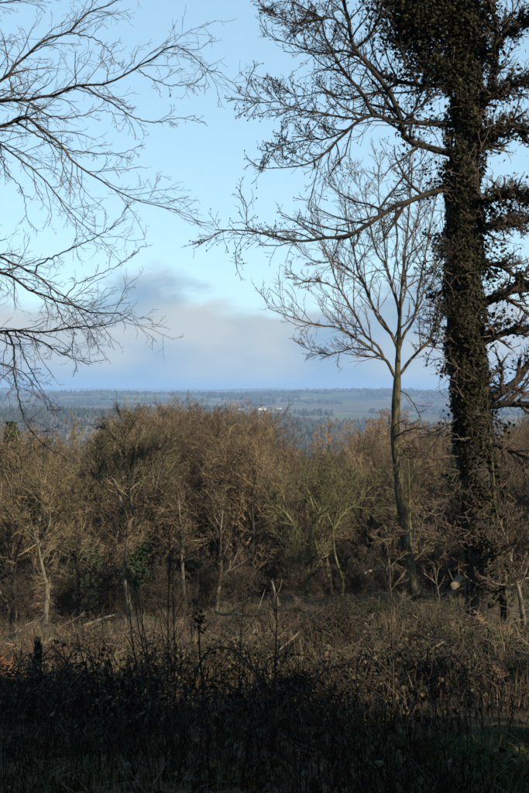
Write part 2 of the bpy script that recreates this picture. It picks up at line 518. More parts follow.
# ------------------------------------------------------------------ generic bare tree
def tree_arrays(rng, H, R0, fork, nl, spread, lean=(0, 0), wig=0.10, up=0.06, nb=9, nt=8, ns=4, limb_t0=0.35, limb_len=0.62,
                ang=0.75, rt=0.006, curve=None, stems=1, own_limbs=None):
    """Returns (trunk pts/rad list, limbs pts/rad, [levels of twigs]). Base at origin."""
    trunks = []
    for s in range(stems):
        M = 12
        if curve is not None:
            pts = spline(curve, M)
        else:
            a = rng.uniform(0, 6.28)
            off = np.array([math.cos(a), math.sin(a), 0]) * (0.12 * H if stems > 1 else 0.0)
            h = H * (0.82 if stems == 1 else rng.uniform(0.6, 0.9))
            tt = np.linspace(0, 1, M)[:, None]
            pts = np.array([0, 0, -0.25]) + np.array([lean[0], lean[1], 1]) * tt * h + off * tt ** 0.8 * 1.6
            pts = pts + off * 0.12
            pts[1:, :2] += np.cumsum(rng.normal(size=(M - 1, 2)) * 0.012 * H, 0)
        tt = np.linspace(0, 1, M)
        r = R0 * (1 - 0.82 * tt) * (1 + 0.45 * np.exp(-tt * 16)) * (1 if stems == 1 else rng.uniform(0.5, 0.8))
        trunks.append((pts, r))
    tp = np.stack([t[0] for t in trunks]); tr = np.stack([t[1] for t in trunks])
    limbs = grow(rng, tp, tr, nl, limb_t0, 0.98, ang, limb_len * spread, 9, wig, up, 0.62, rt * 1.6, taper=0.45)
    if own_limbs is not None:
        lp = np.stack([spline(q, 9) for q, _ in own_limbs])
        lp[:, 1:-1] += rng.normal(size=lp[:, 1:-1].shape) * 0.012
        lr = np.stack([r * np.linspace(1, 0.22, 9) for _, r in own_limbs])
        # limbs curve towards and away from the viewer as well
        dep = rng.uniform(-0.9, 0.9, len(lp))
        lp[..., 1] += dep[:, None] * np.linspace(0, 1, 9)[None] ** 1.3
        extra = grow(rng, lp, lr, 3, 0.15, 0.9, 0.7, 0.55, 9, wig, up, 0.6, rt * 1.6, taper=0.35)
        limbs = (np.concatenate([lp, limbs[0], extra[0]]), np.concatenate([lr, limbs[1], extra[1]]))
    br = grow(rng, *limbs, nb, 0.18, 1.0, 0.72, 0.52, 6, wig * 1.3, up * 0.8, 0.6, rt * 1.1, taper=0.45)
    tw = grow(rng, *br, nt, 0.12, 1.0, 0.65, 0.50, 4, 0.16, up * 0.6, 0.6, rt * 0.8, taper=0.4)
    su = grow(rng, *tw, ns, 0.15, 1.0, 0.6, 0.55, 3, 0.2, up * 0.5, 0.7, rt * 0.65, taper=0.3)
    return tp, tr, limbs, br, tw, su

def make_tree(name, loc, label, cat, rng, bark, twig, group=None, limb_parts=False, trunk_k=10, **kw):
    root = thing(name, loc, label, cat, group)
    tp, tr, limbs, br, tw, su = tree_arrays(rng, **kw)
    for s in range(len(tp)):
        MB().tube(tp[s], tr[s], trunk_k).build('trunk', bark, root)
    if limb_parts:
        for i in range(len(limbs[0])):
            MB().tube(limbs[0][i], limbs[1][i], 6).build('branch', bark, root)
    c = MB()
    if not limb_parts:
        c.tube(*limbs, 5)
    c.tube(*br, 4).tube(*tw, 3).tube(*su, 3)
    c.build('crown', twig, root, kind='stuff', smooth=False)
    return root

def gz(x, y):
    return float(ground(x, y))

def at(px, d):
    """Ground point seen in column px at depth d."""
    x = (px - CXP) / FPX * d
    return (x, d, gz(x, d))

# ------------------------------------------------------------------ the ivy clad tree on the right
def ivy_tree():
    rng = np.random.default_rng(5)
    D = 18.0
    base = at(488, D)
    root = thing('ivy_clad_tree', base, 'tall dark ivy-clad tree with thick trunk rising along the right edge', 'tree')
    O = base
    def T(px, r0, r1, d0=D, d1=D, M=24):
        return traced(px, d0, d1, r0, r1, M, 0.006, rng)
    tpx = [(494, 650), (492, 624), (490, 600), (486, 560), (482, 520), (477, 470), (473, 420), (468, 370), (464, 320), (463, 260), (463, 200), (465, 140), (466, 80), (464, 20), (462, -60), (460, -160), (462, -260)]
    tp = spline([P(x, y, D) for x, y in tpx], 60)
    tt = np.linspace(0, 1, 60)
    tr = 0.285 * (1 - 0.62 * tt) * (1 + 0.70 * np.exp(-tt * 22))
    k = 20
    v, f = tube_arrays(tp[None], tr[None], k)
    # fluting and root flare
    ax = np.repeat(tp, k, 0)
    a = np.tile(np.arange(k) * 2 * np.pi / k, 60); hh = np.repeat(tt, k)
    v = ax + (v - ax) * (1 + 0.10 * np.sin(a * 3 + 1) + 0.07 * np.sin(a * 5 + hh * 12) + 0.35 * np.exp(-hh * 30) * np.maximum(np.sin(a * 3 + 0.6), -0.2))[:, None] + rng.normal(size=v.shape) * 0.008
    MB().quads(v, f).build('trunk', M_bark, root, origin=O)
    # old ivy stems climbing the trunk
    for q in range(9):
        a0 = rng.uniform(0, 6.28); n0, n1 = 0, rng.integers(26, 48)
        ii = np.arange(n0, n1)
        aa = a0 + np.cumsum(rng.normal(size=len(ii)) * 0.16)
        rr = tr[ii] * 1.12 + 0.015
        pp = tp[ii] + np.stack([np.cos(aa) * rr, np.sin(aa) * rr, np.zeros(len(ii))], 1)
        MB().tube(pp, np.linspace(rng.uniform(0.018, 0.035), 0.008, len(ii)), 5).build('ivy_stem', M_slender, root, origin=O)
    # boughs, traced: (pixels, r0, r1, depth at the end)
    L = [
        ([(462, 186), (448, 188), (431, 193), (397, 206), (377, 218), (357, 232), (333, 238), (298, 241), (274, 236), (249, 231), (215, 230)], 0.075, 0.008, 16.4, 1.0),
        ([(462, 158), (451, 154), (430, 148), (409, 142), (403, 133), (400, 118), (391, 97), (379, 79), (363, 59), (354, 50), (350, 33), (348, 18), (344, 4), (343, -22), (335, -60)], 0.085, 0.022, 17.0, 1.0),
        ([(462, 126), (448, 124), (430, 124), (415, 122.5), (400, 122.5), (385, 118), (372, 116), (360, 121), (351, 128), (336, 142), (321, 157), (300, 166), (272, 168)], 0.07, 0.008, 17.2, 1.0),
        ([(360, 121), (351, 119), (330, 115), (300, 110), (275, 102), (256, 103), (246, 90)], 0.030, 0.006, 16.6, 1.0),
        ([(464, 88), (439, 86), (421, 86), (400, 83), (388, 80), (377, 71), (362, 58), (345, 52), (325, 54), (300, 48), (272, 38)], 0.065, 0.007, 18.6, 1.0),
        ([(373, 117), (368, 104), (360, 91), (345, 74), (335, 57), (326, 39), (320, 20), (309, 12), (297, 5), (280, 2)], 0.042, 0.008, 16.8, 1.0),
        ([(377, 218), (382, 205), (392, 192), (405, 176), (420, 163), (428, 150)], 0.030, 0.007, 17.6, 0.6),
        ([(351, 128), (330, 138), (305, 140), (280, 147), (262, 157)], 0.024, 0.006, 17.9, 1.0),
        ([(391, 97), (380, 92), (362, 96), (345, 100), (322, 93), (300, 97), (283, 88)], 0.026, 0.006, 18.4, 0.9),
        ([(350, 33), (338, 22), (325, 18), (300, 24), (283, 20), (268, 10)], 0.026, 0.006, 16.3, 1.0),
        ([(354, 50), (368, 38), (378, 20), (384, -5), (388, -40)], 0.035, 0.012, 16.6, 0.8),
        ([(462, 225), (452, 240), (440, 262), (432, 272), (420, 276)], 0.025, 0.006, 17.0, 0.7),
        ([(466, 300), (452, 310), (442, 318), (436, 335), (432, 352)], 0.024, 0.006, 17.2, 0.7),
        ([(472, 410), (455, 420), (440, 436), (428, 452), (412, 458), (398, 455)], 0.028, 0.007, 17.0, 0.6),
        # right hand side
        ([(463, 306), (480, 304), (497, 297), (511, 291), (529, 287), (560, 278), (620, 268)], 0.115, 0.05, 18.5, 0.8),
        ([(466, 350), (475, 347), (489, 340), (505, 333), (529, 328), (565, 320), (620, 318)], 0.075, 0.035, 17.2, 0.8),
        ([(475, 408), (490, 400), (503, 391), (514, 383), (522, 373), (532, 362), (560, 340), (590, 300)], 0.11, 0.045, 18.8, 0.8),
        ([(476, 404), (490, 406), (505, 404), (529, 404), (560, 400), (610, 405)], 0.08, 0.035, 17.3, 0.8),
        ([(478, 440), (493, 444), (511, 450), (529, 458), (555, 462), (590, 475)], 0.06, 0.02, 17.5, 0.8),
        ([(465, 262), (486, 264), (503, 267), (519, 278), (529, 283), (552, 300)], 0.06, 0.02, 17.4, 0.8),
        ([(466, 120), (481, 103), (496, 93), (514, 86), (529, 81), (560, 66)], 0.06, 0.03, 17.6, 0.8),
        ([(468, 112), (483, 95), (491, 83), (496, 68), (497, 38), (493, 15), (488, -5), (484, -60)], 0.05, 0.03, 17.3, 0.7),
        ([(497, 48), (503, 36), (511, 30), (529, 21), (560, 2)], 0.032, 0.015, 17.0, 0.8),
        ([(466, 160), (486, 144), (501, 131), (511, 126), (529, 131), (560, 128)], 0.07, 0.03, 17.6, 0.8),
        ([(466, 205), (484, 200), (500, 196), (515, 193), (529, 196), (560, 190)], 0.05, 0.02, 17.0, 0.9),
        ([(464, 238), (482, 230), (497, 222), (512, 226), (529, 218), (555, 216)], 0.05, 0.02, 18.8, 0.9),
        ([(480, 500), (495, 512), (508, 520), (529, 528), (560, 530)], 0.03, 0.012, 17.4, 0.8),
        # low pale twiggy sprays at the foot
        ([(483, 566), (492, 560), (505, 550), (518, 546), (529, 541), (550, 530)], 0.022, 0.012, 16.8, 0.7),
        ([(560, 575), (529, 578), (515, 584), (500, 585), (492, 580)], 0.02, 0.008, 16.6, 0.5),
        ([(479, 470), (462, 480), (448, 500), (438, 520), (425, 528), (408, 530)], 0.022, 0.006, 17.2, 0.7),
        ([(480, 520), (466, 536), (452, 545), (440, 540), (424, 538)], 0.018, 0.005, 17.0, 0.7),
    ]
    bud_pos = []
    done = []
    leafy = []
    for bi, (px, r0, r1, d1, dens) in enumerate(L):
        d0 = D
        if bi in (3, 5, 6, 7, 8, 9, 10, 22):     # side shoots take their depth from the bough they leave
            best = 1e9
            for q in done:
                qx = q[:, 0] / q[:, 1] * FPX + CXP; qy = HORP + (EYE - q[:, 2]) / q[:, 1] * FPX
                e = np.hypot(qx - px[0][0], qy - px[0][1]); k_ = e.argmin()
                if e[k_] < best:
                    best, d0 = e[k_], q[k_, 1]
        if bi == 28:
            d0 = 17.6
        p, r = T(px, r0 * (0.76 if bi < 14 else 0.74), r1 * (0.8 if bi < 14 else 1), d0, d1, 26)
        done.append(p)
        lowpale = bi in (27, 28)
        right = bi >= 14
        mat = M_palebark if lowpale else (M_slender if bi in (15,) else M_bough2)
        b = MB().tube(p, r, 8).build('branch', mat, root, origin=O)
        n1 = max(4, int((23 if not right else (56 if 20 <= bi <= 25 else 28)) * dens))
        lv1 = grow(rng, p[None], r[None], n1, 0.16, 1.0, 0.8, 0.26, 7, 0.16, 0.06, 0.55, 0.006, taper=0.35, minl=0.3, maxl=1.0)
        lv2 = grow(rng, *lv1, 6, 0.1, 1.0, 0.75, 0.48, 5, 0.18, 0.05, 0.6, 0.0036, taper=0.4)
        lv3 = grow(rng, *lv2, 3, 0.2, 1.0, 0.7, 0.45, 3, 0.2, 0.06, 0.7, 0.0028, taper=0.3)
        MB().tube(*lv1, 4).tube(*lv2, 3).tube(*lv3, 3).build('twigs', M_twig if right else M_twigdark, b, kind='stuff', smooth=False, origin=None if False else O)
        if 14 <= bi <= 25 and bi not in (18,):
            leafy.append((lv1[0] if bi >= 20 else lv1[0][::2], p))
        if not right:
            bud_pos += [lv2[0][:, -1], lv3[0][:, -1]]
    # buds and old cones at the shoot tips
    bp = np.concatenate(bud_pos)
    bp = bp[rng.random(len(bp)) < 0.35]
    s = rng.uniform(0.006, 0.013, len(bp))
    oc = np.array([[1, 0, 0], [0, 1, 0], [-1, 0, 0], [0, -1, 0], [0, 0, 1.5], [0, 0, -1.5]])
    v = (bp[:, None] + oc[None] * s[:, None, None]).reshape(-1, 3)
    of = np.array([[0, 1, 4], [1, 2, 4], [2, 3, 4], [3, 0, 4], [1, 0, 5], [2, 1, 5], [3, 2, 5], [0, 3, 5]])
    MB().tris(v, (np.arange(len(bp))[:, None, None] * 6 + of).reshape(-1, 3)).build('buds', M_twigdark, root, kind='stuff', smooth=False, origin=O)
    # fine tangle of shoots all over the trunk
    e1 = grow(rng, tp[None, 4:50], tr[None, 4:50], 240, 0.0, 1.0, 1.25, 0.07, 7, 0.3, 0.05, 0.06, 0.005, taper=0.1, minl=0.4, maxl=1.3)
    e1[1][:] = np.linspace(0.010, 0.005, 7)[None]
    e2 = grow(rng, *e1, 4, 0.25, 1.0, 0.8, 0.5, 5, 0.25, 0.03, 0.7, 0.004)
    MB().tube(*e1, 3).tube(*e2, 3).build('trunk_shoots', M_twig, root, kind='stuff', smooth=False, origin=O)
    # ivy leaves: trunk sleeve in uneven bunches, thinning towards the foot
    n = 52000
    u = rng.random(n) ** 0.9
    zt = 0.05 + 0.93 * u
    i = np.clip((zt * 59).astype(int), 0, 58); w = (zt * 59 - i)[:, None]
    c = tp[i] * (1 - w) + tp[i + 1] * w
    a = rng.uniform(0, 2 * np.pi, n)
    zz = c[:, 2]
    bunch = 0.5 + 0.5 * np.sin(a * 2 + zz * 1.9) * np.sin(zz * 3.1 + 1.3 * np.cos(a)) + 0.35 * np.sin(zz * 7.3 + a * 3)
    keep = rng.random(n) < np.clip(0.35 + bunch, 0.15, 1) * np.clip((zt - 0.08) * 6, 0.32, 1)
    outr = np.clip(0.03 + 0.13 * np.clip(bunch, 0, 1.2) * np.clip(zt * 3, 0.4, 1) * rng.random(n) ** 0.6, 0.03, 0.4)
    # a bushy head of ivy high up, as at the top of the picture
    head = np.exp(-((zz - 7.6) / 1.3) ** 2)
    outr = outr * (1 + 0.7 * head)
    rad_ = tr[i] + outr
    nr = np.stack([np.cos(a), np.sin(a), 0.35 + 0.3 * rng.normal(size=n)], 1)
    pos = c + np.stack([np.cos(a) * rad_, np.sin(a) * rad_, rng.normal(size=n) * 0.03], 1)
    pos, nr = pos[keep], nr[keep] + rng.normal(size=(keep.sum(), 3)) * 0.45
    MB().tris(*leaf_arrays(rng, pos, nr, 0.022 + 0.06 * rng.random(len(pos)) ** 1.6)).build('ivy', M_ivy, root, kind='stuff', smooth=False, origin=O)
    # shaggy sprays standing off the trunk, each on its own stem, and the bushy head
    cl = []
    sp_p = grow(rng, tp[None, 6:52], tr[None, 6:52], 95, 0.0, 1.0, 1.15, 0.055, 6, 0.12, 0.02, 0.05, 0.006, taper=0.0, minl=0.35, maxl=1.0)
    sp_p[0][:, :, 2] -= (np.linspace(0, 1, 6) ** 2)[None] * rng.uniform(-0.05, 0.25, 95)[:, None]
    sp_p[1][:] = np.linspace(0.011, 0.005, 6)[None]
    MB().tube(*sp_p, 4).build('ivy_sprays', M_twigdark, root, kind='stuff', origin=O)
    for t_ in sp_p[0]:
        n_ = int(rng.integers(60, 190))
        q = rng.uniform(1.5, 4.99, n_); ii = q.astype(int); ww = (q - ii)[:, None]
        cl.append(t_[ii] * (1 - ww) + t_[ii + 1] * ww + rng.normal(size=(n_, 3)) * np.array([.07, .07, .09]) * rng.uniform(0.7, 1.4))
    for bi, frac, cnt, sp in ((0, .25, 500, .12), (1, .30, 800, .16), (2, .35, 700, .15), (4, .40, 1500, .20), (11, .9, 500, .13), (12, .9, 500, .13), (14, .75, 1600, .20), (15, .5, 700, .16),
                              (16, .6, 1000, .18), (17, .6, 600, .16), (19, .7, 900, .18), (20, .8, 1100, .2), (21, .8, 800, .18), (23, .8, 1300, .2), (24, .8, 900, .18), (25, .8, 1100, .2)):
        p = done[bi]
        cnt = int(cnt * (0.6 if bi >= 14 else 0.7)); sp = sp * 0.5
        cnt = int(cnt * 1.1)
        q = (rng.random(cnt) * frac) * (len(p) - 1)
        q = q[rng.random(cnt) < np.clip(0.25 + 0.9 * np.sin(q * (0.9 + 0.13 * (bi % 5)) + bi * 1.7), 0.04, 1)]; cnt = len(q)
        ii = q.astype(int); ww = (q - ii)[:, None]
        cl.append(p[ii] * (1 - ww) + p[ii + 1] * ww + rng.normal(size=(cnt, 3)) * sp * (0.35 + 1.5 * np.sin(q * 1.3 + bi)[:, None] ** 2) + np.array([0, 0, 0.03]))
    for (px_, py_, rr_, cnt) in ((405, 12, .33, 1500), (420, 30, .30, 1300), (440, 20, .36, 1600), (432, -10, .45, 1800), (400, 40, .2, 500), (425, 60, .28, 900), (440, 72, .25, 900), (395, -8, .3, 900),
                                 (490, 30, .25, 900), (482, 60, .22, 900)):
        cnt = int(cnt * (0.5 if px_ > 480 else 1.6))
        c0 = P(px_, py_, D + rng.uniform(-0.5, 0.3))
        cl.append(c0 + rng.normal(size=(cnt, 3)) * rr_ * np.array([0.75, 0.75, 0.6]))
    for tw_, p_ in leafy:          # leaves on the shoots of the right hand boughs, in joined sprays
        tw_ = tw_[rng.random(len(tw_)) < 0.6]
        q = np.concatenate([tw_[:, :5].reshape(-1, 3)] * 7)
        cl.append(q + rng.normal(size=q.shape) * 0.045)
    pos = np.concatenate(cl)
    nr = rng.normal(size=pos.shape) + np.array([0, -0.3, 0.5])
    MB().tris(*leaf_arrays(rng, pos, nr, 0.022 + 0.055 * rng.random(len(pos)) ** 1.6)).build('ivy', M_ivy, root, kind='stuff', smooth=False, origin=O)
ivy_tree()

# ------------------------------------------------------------------ the slender bare tree beside it
def slender_tree():
    rng = np.random.default_rng(8)
    D = 25.5
    base = at(416, D)
    root = thing('slender_tree', base, 'slender bare tree with curving mossy trunk and vase-shaped crown left of ivy trunk', 'tree')
    tp = spline([P(417, 612, D), P(415.5, 597, D), P(411, 570, D), P(405, 540, D), P(401.5, 510, D), P(398, 475, D), P(395.5, 445, D), P(395.5, 415, D), P(397, 385, D), P(398, 360, D), P(399, 330, D), P(401, 295, D - .2), P(404, 262, D - .3), P(408, 220, D - .2), P(411, 185, D), P(412, 162, D)], 46)
    tt = np.linspace(0, 1, 46)
    tr = np.interp(tt, [0, 0.04, 0.15, 0.5, 0.55, 0.7, 1], [0.175, 0.125, 0.112, 0.095, 0.058, 0.034, 0.006])
    v, f = tube_arrays(tp[None], tr[None], 12)
    kn = 1 + 0.10 * np.sin(np.repeat(tt, 12) * 61 + 1.5 * np.tile(np.arange(12), 46)) * rng.random(46 * 12) + 0.16 * (np.repeat(rng.random(46), 12) > 0.88)
    v = np.repeat(tp, 12, 0) + (v - np.repeat(tp, 12, 0)) * kn[:, None] + rng.normal(size=v.shape) * 0.006
    MB().quads(v, f).build('trunk', M_slender, root, origin=base)
    L = [
        ([(397, 380), (390, 366), (384, 358), (371, 350), (359, 340), (339, 328), (319, 325), (294, 318), (268, 308)], 0.042, 0.007, 24.2),
        ([(384, 360), (378, 346), (366, 337), (355, 315), (340, 290), (330, 262), (322, 235), (317, 208)], 0.036, 0.006, 24.9),
        ([(398, 350), (392, 335), (379, 320), (364, 285), (356, 265), (350, 235), (345, 205), (341, 182)], 0.042, 0.006, 26.3),
        ([(398, 376), (404, 368), (414, 355), (426, 345), (434, 330), (440, 300), (445, 270), (449, 238)], 0.042, 0.006, 25.0),
        ([(399, 350), (404, 335), (414, 318), (419, 285), (424, 262), (430, 228), (436, 195), (438, 172)], 0.040, 0.006, 26.6),
        ([(400, 320), (396, 300), (388, 270), (384, 240), (380, 210), (378, 180), (380, 165)], 0.034, 0.006, 25.0),
        ([(371, 350), (352, 348), (334, 354), (316, 352), (300, 345)], 0.020, 0.005, 25.8),
        ([(364, 285), (352, 272), (337, 262), (318, 262), (302, 252), (292, 236)], 0.022, 0.005, 25.6),
        ([(401, 295), (406, 270), (414, 240), (418, 210), (420, 180)], 0.024, 0.005, 24.6),
        ([(388, 270), (376, 250), (370, 222), (362, 196), (358, 172)], 0.022, 0.005, 24.6),
        ([(340, 290), (322, 282), (306, 282), (290, 272)], 0.018, 0.005, 24.4),
        ([(396, 388), (408, 396), (417, 410), (424, 428), (430, 440)], 0.016, 0.006, 24.8),
        ([(395, 438), (404, 432), (416, 428), (432, 432)], 0.028, 0.006, 24.4),
        ([(396, 425), (406, 420), (412, 424)], 0.014, 0.005, 25.0),
        ([(397, 452), (412, 456), (432, 459), (455, 458)], 0.016, 0.005, 24.3),
        ([(398, 470), (390, 478), (383, 492), (381, 505)], 0.014, 0.005, 24.8),
        ([(403, 520), (415, 535), (428, 540), (446, 538), (462, 540)], 0.016, 0.006, 24.0),
        ([(402, 515), (388, 523), (376, 530), (366, 526)], 0.014, 0.005, 24.4),
    ]
    done = [tp]
    for bi, (px, r0, r1, d1) in enumerate(L):
        best, d0 = 1e9, D
        for q in done:
            qx = q[:, 0] / q[:, 1] * FPX + CXP; qy = HORP + (EYE - q[:, 2]) / q[:, 1] * FPX
            e = np.hypot(qx - px[0][0], qy - px[0][1]); k_ = e.argmin()
            if e[k_] < best:
                best, d0 = e[k_], q[k_, 1]
        p, r = traced(px, d0, d1, r0, r1, 22, 0.008, rng)
        done.append(p)
        b = MB().tube(p, r, 7).build('branch', M_slender, root, origin=base)
        low = bi >= 11
        lv1 = grow(rng, p[None], r[None], 20 if not low else 6, 0.15, 1.0, 0.62, 0.30, 7, 0.13, 0.06, 0.55, 0.0048, taper=0.45, minl=0.3, maxl=1.5)
        lv2 = grow(rng, *lv1, 6 if not low else 3, 0.15, 1.0, 0.65, 0.48, 5, 0.16, 0.06, 0.6, 0.0038, taper=0.4)
        lv3 = grow(rng, *lv2, 2, 0.3, 1.0, 0.6, 0.5, 3, 0.18, 0.06, 0.7, 0.003, taper=0.3)
        MB().tube(*lv1, 4).tube(*lv2, 3).tube(*lv3, 3).build('twigs', M_twig, b, kind='stuff', smooth=False, origin=base)
    lv1 = grow(rng, tp[None, 24:], tr[None, 24:], 16, 0.1, 1.0, 0.55, 0.26, 7, 0.09, 0.07, 0.6, 0.006, taper=0.5)
    lv2 = grow(rng, *lv1, 6, 0.15, 1.0, 0.55, 0.5, 5, 0.12, 0.07, 0.65, 0.0045)
    MB().tube(*lv1, 4).tube(*lv2, 3).build('top_twigs', M_twig, root, kind='stuff', smooth=False, origin=base)
slender_tree()

# ------------------------------------------------------------------ tree off the left edge whose boughs hang into the picture
def overhanging_tree():
    rng = np.random.default_rng(21)
    D = 12.0
    tx = -4.6
    base = (tx, D, gz(tx, D))
    root = thing('overhanging_tree', base, 'bare tree beyond the left edge with thin boughs overhanging the sky', 'tree')
    tp = spline([(tx - .1, D, base[2] - .3), (tx, D, base[2] + 1), (tx + .1, D + .1, base[2] + 3), (tx + .05, D, base[2] + 5.2), (tx + .2, D - .1, base[2] + 7.5), (tx + .15, D, base[2] + 10)], 26)
    MB().tube(tp, np.linspace(0.24, 0.05, 26), 12).build('trunk', M_bough, root, origin=base)
    def tj(z):
        return (CXP + tx / D * FPX, HORP + (EYE - z) / D * FPX)
    L = [
        # pixels, r0, r1, d_end, parent index or None(trunk)
        ([tj(4.3), (-90, 150), (-40, 112), (0, 82), (15, 66), (32, 52), (49, 39), (69, 33), (79, 23), (91, 12), (106, 8), (124, -4), (150, -12)], .045, .005, 11.2, None),
        ([(69, 33), (86, 37), (98, 41), (108, 50), (114, 60), (122, 68)], .011, .004, 10.6, 0),
        ([tj(4.0), (-90, 120), (-40, 104), (0, 101), (25, 101), (49, 97), (66, 92), (81, 85), (98, 85), (119, 79), (139, 68), (156, 57), (172, 47), (183, 49), (196, 60), (208, 71), (222, 73)], .050, .0035, 10.4, None),
        ([(139, 70), (146, 76), (158, 82), (171, 86), (188, 85), (200, 80), (210, 66)], .008, .0035, 10.2, 2),
        ([(81, 86), (98, 95), (113, 104), (126, 113), (139, 120), (156, 123), (171, 120), (196, 116)], .015, .004, 11.6, 2),
        ([tj(3.7), (-90, 160), (-40, 138), (0, 127), (15, 122), (26, 116), (39, 127), (52, 137), (65, 150), (74, 163), (93, 176), (111, 187), (130, 198), (150, 204), (180, 210)], .050, .0035, 10.8, None),
        ([(26, 116), (31, 104), (44, 113), (64, 119), (81, 116), (101, 111), (125, 116)], .015, .004, 11.9, 5),
        ([(15, 122), (32, 132), (49, 142), (65, 150), (84, 152), (103, 154), (123, 153), (143, 146)], .016, .004, 12.3, 5),
        ([tj(3.5), (-60, 150), (-20, 138), (0, 144), (15, 156), (29, 166), (44, 179), (56, 195), (71, 213), (88, 229), (104, 238)], .034, .004, 11.0, None),
        ([(0, 145), (7, 171), (20, 186), (25, 200), (27, 215), (32, 228)], .010, .0035, 11.5, 8),
        ([tj(2.9), (-80, 238), (-40, 246), (0, 258), (19, 266), (35, 274), (48, 284), (61, 295), (74, 306), (86, 322), (96, 345)], .042, .004, 11.4, None),
        ([tj(2.6), (-80, 262), (-40, 266), (0, 273), (13, 277), (29, 289), (48, 297), (64, 303), (84, 310), (96, 313), (119, 313)], .050, .006, 10.9, None),
        ([(35, 273), (39, 265), (64, 252), (93, 239), (113, 226), (124, 213), (128, 204)], .014, .0035, 10.9, 10),
        ([(64, 300), (77, 284), (100, 274), (122, 263), (138, 250), (144, 246)], .010, .0035, 12.0, 10),
        ([tj(2.0), (-80, 330), (-40, 336), (0, 332), (16, 330), (42, 332), (71, 327), (90, 327), (106, 326), (120, 320), (130, 314)], .046, .0035, 10.6, None),
        ([(16, 330), (42, 342), (64, 354), (84, 361), (98, 362)], .016, .0035, 11.2, 14),
        ([(6, 331), (12, 342), (14, 352), (14, 371), (18, 393), (22, 410), (30, 430), (46, 446), (66, 458)], .018, .004, 10.2, 14),
        ([(14, 331), (19, 340), (26, 361), (38, 383), (51, 403), (56, 412)], .012, .0035, 11.6, 14),
        ([tj(1.6), (-60, 352), (-20, 358), (0, 364), (24, 373), (40, 392), (48, 410)], .022, .004, 10.9, None),
        ([(13, 66), (10, 80), (14, 92), (26, 100), (40, 112)], .012, .0035, 10.9, 0),
        ([tj(4.4), (-70, 30), (-30, 36), (0, 48), (15, 66), (22, 84)], .022, .004, 11.5, None),
        ([tj(4.6), (-60, 20), (-20, 8), (10, 2), (34, -2), (60, -14)], .025, .005, 11.3, None),
        ([(48, 284), (62, 318), (74, 332), (72, 352), (78, 372)], .010, .0035, 10.8, 10),
    ]
    done = []
    for bi, (px, r0, r1, d1, par) in enumerate(L):
        d0 = D
        if par is not None:
            q = done[par]
            qx = q[:, 0] / q[:, 1] * FPX + CXP; qy = HORP + (EYE - q[:, 2]) / q[:, 1] * FPX
            d0 = q[np.hypot(qx - px[0][0], qy - px[0][1]).argmin(), 1]
        p, r = traced(px, d0, d1, r0 * .68, r1 * .75, 34, 0.006, rng)
        done.append(p)
        b = MB().tube(p, r, 7).build('branch', M_bough, root, origin=base)
        ln = np.linalg.norm(np.diff(p, axis=0), axis=1).sum()
        t0 = 0.12 if par is not None else 0.3
        lv1 = grow(rng, p[None], r[None], max(4, int(ln * 7.5)), t0, 1.0, 0.60, 0.20, 9, 0.15, -0.012, 0.45, 0.0020, taper=0.45, minl=0.12, maxl=0.56)
        lv2 = grow(rng, *lv1, 5, 0.15, 1.0, 0.65, 0.44, 6, 0.18, 0.0, 0.6, 0.0015, taper=0.4)
        lv3 = grow(rng, *lv2, 2, 0.3, 1.0, 0.7, 0.45, 3, 0.2, 0.03, 0.8, 0.0014, taper=0.3)
        MB().tube(*lv1, 4).tube(*lv2, 3).tube(*lv3, 3).build('twigs', M_twig, b, kind='stuff', smooth=False, origin=base)
overhanging_tree()

# ------------------------------------------------------------------ trees along the far side of the clearing, one by one
def px_curve(pxs, d, base):
    return [tuple(P(x, y, d) - np.array(base)) for x, y in pxs]

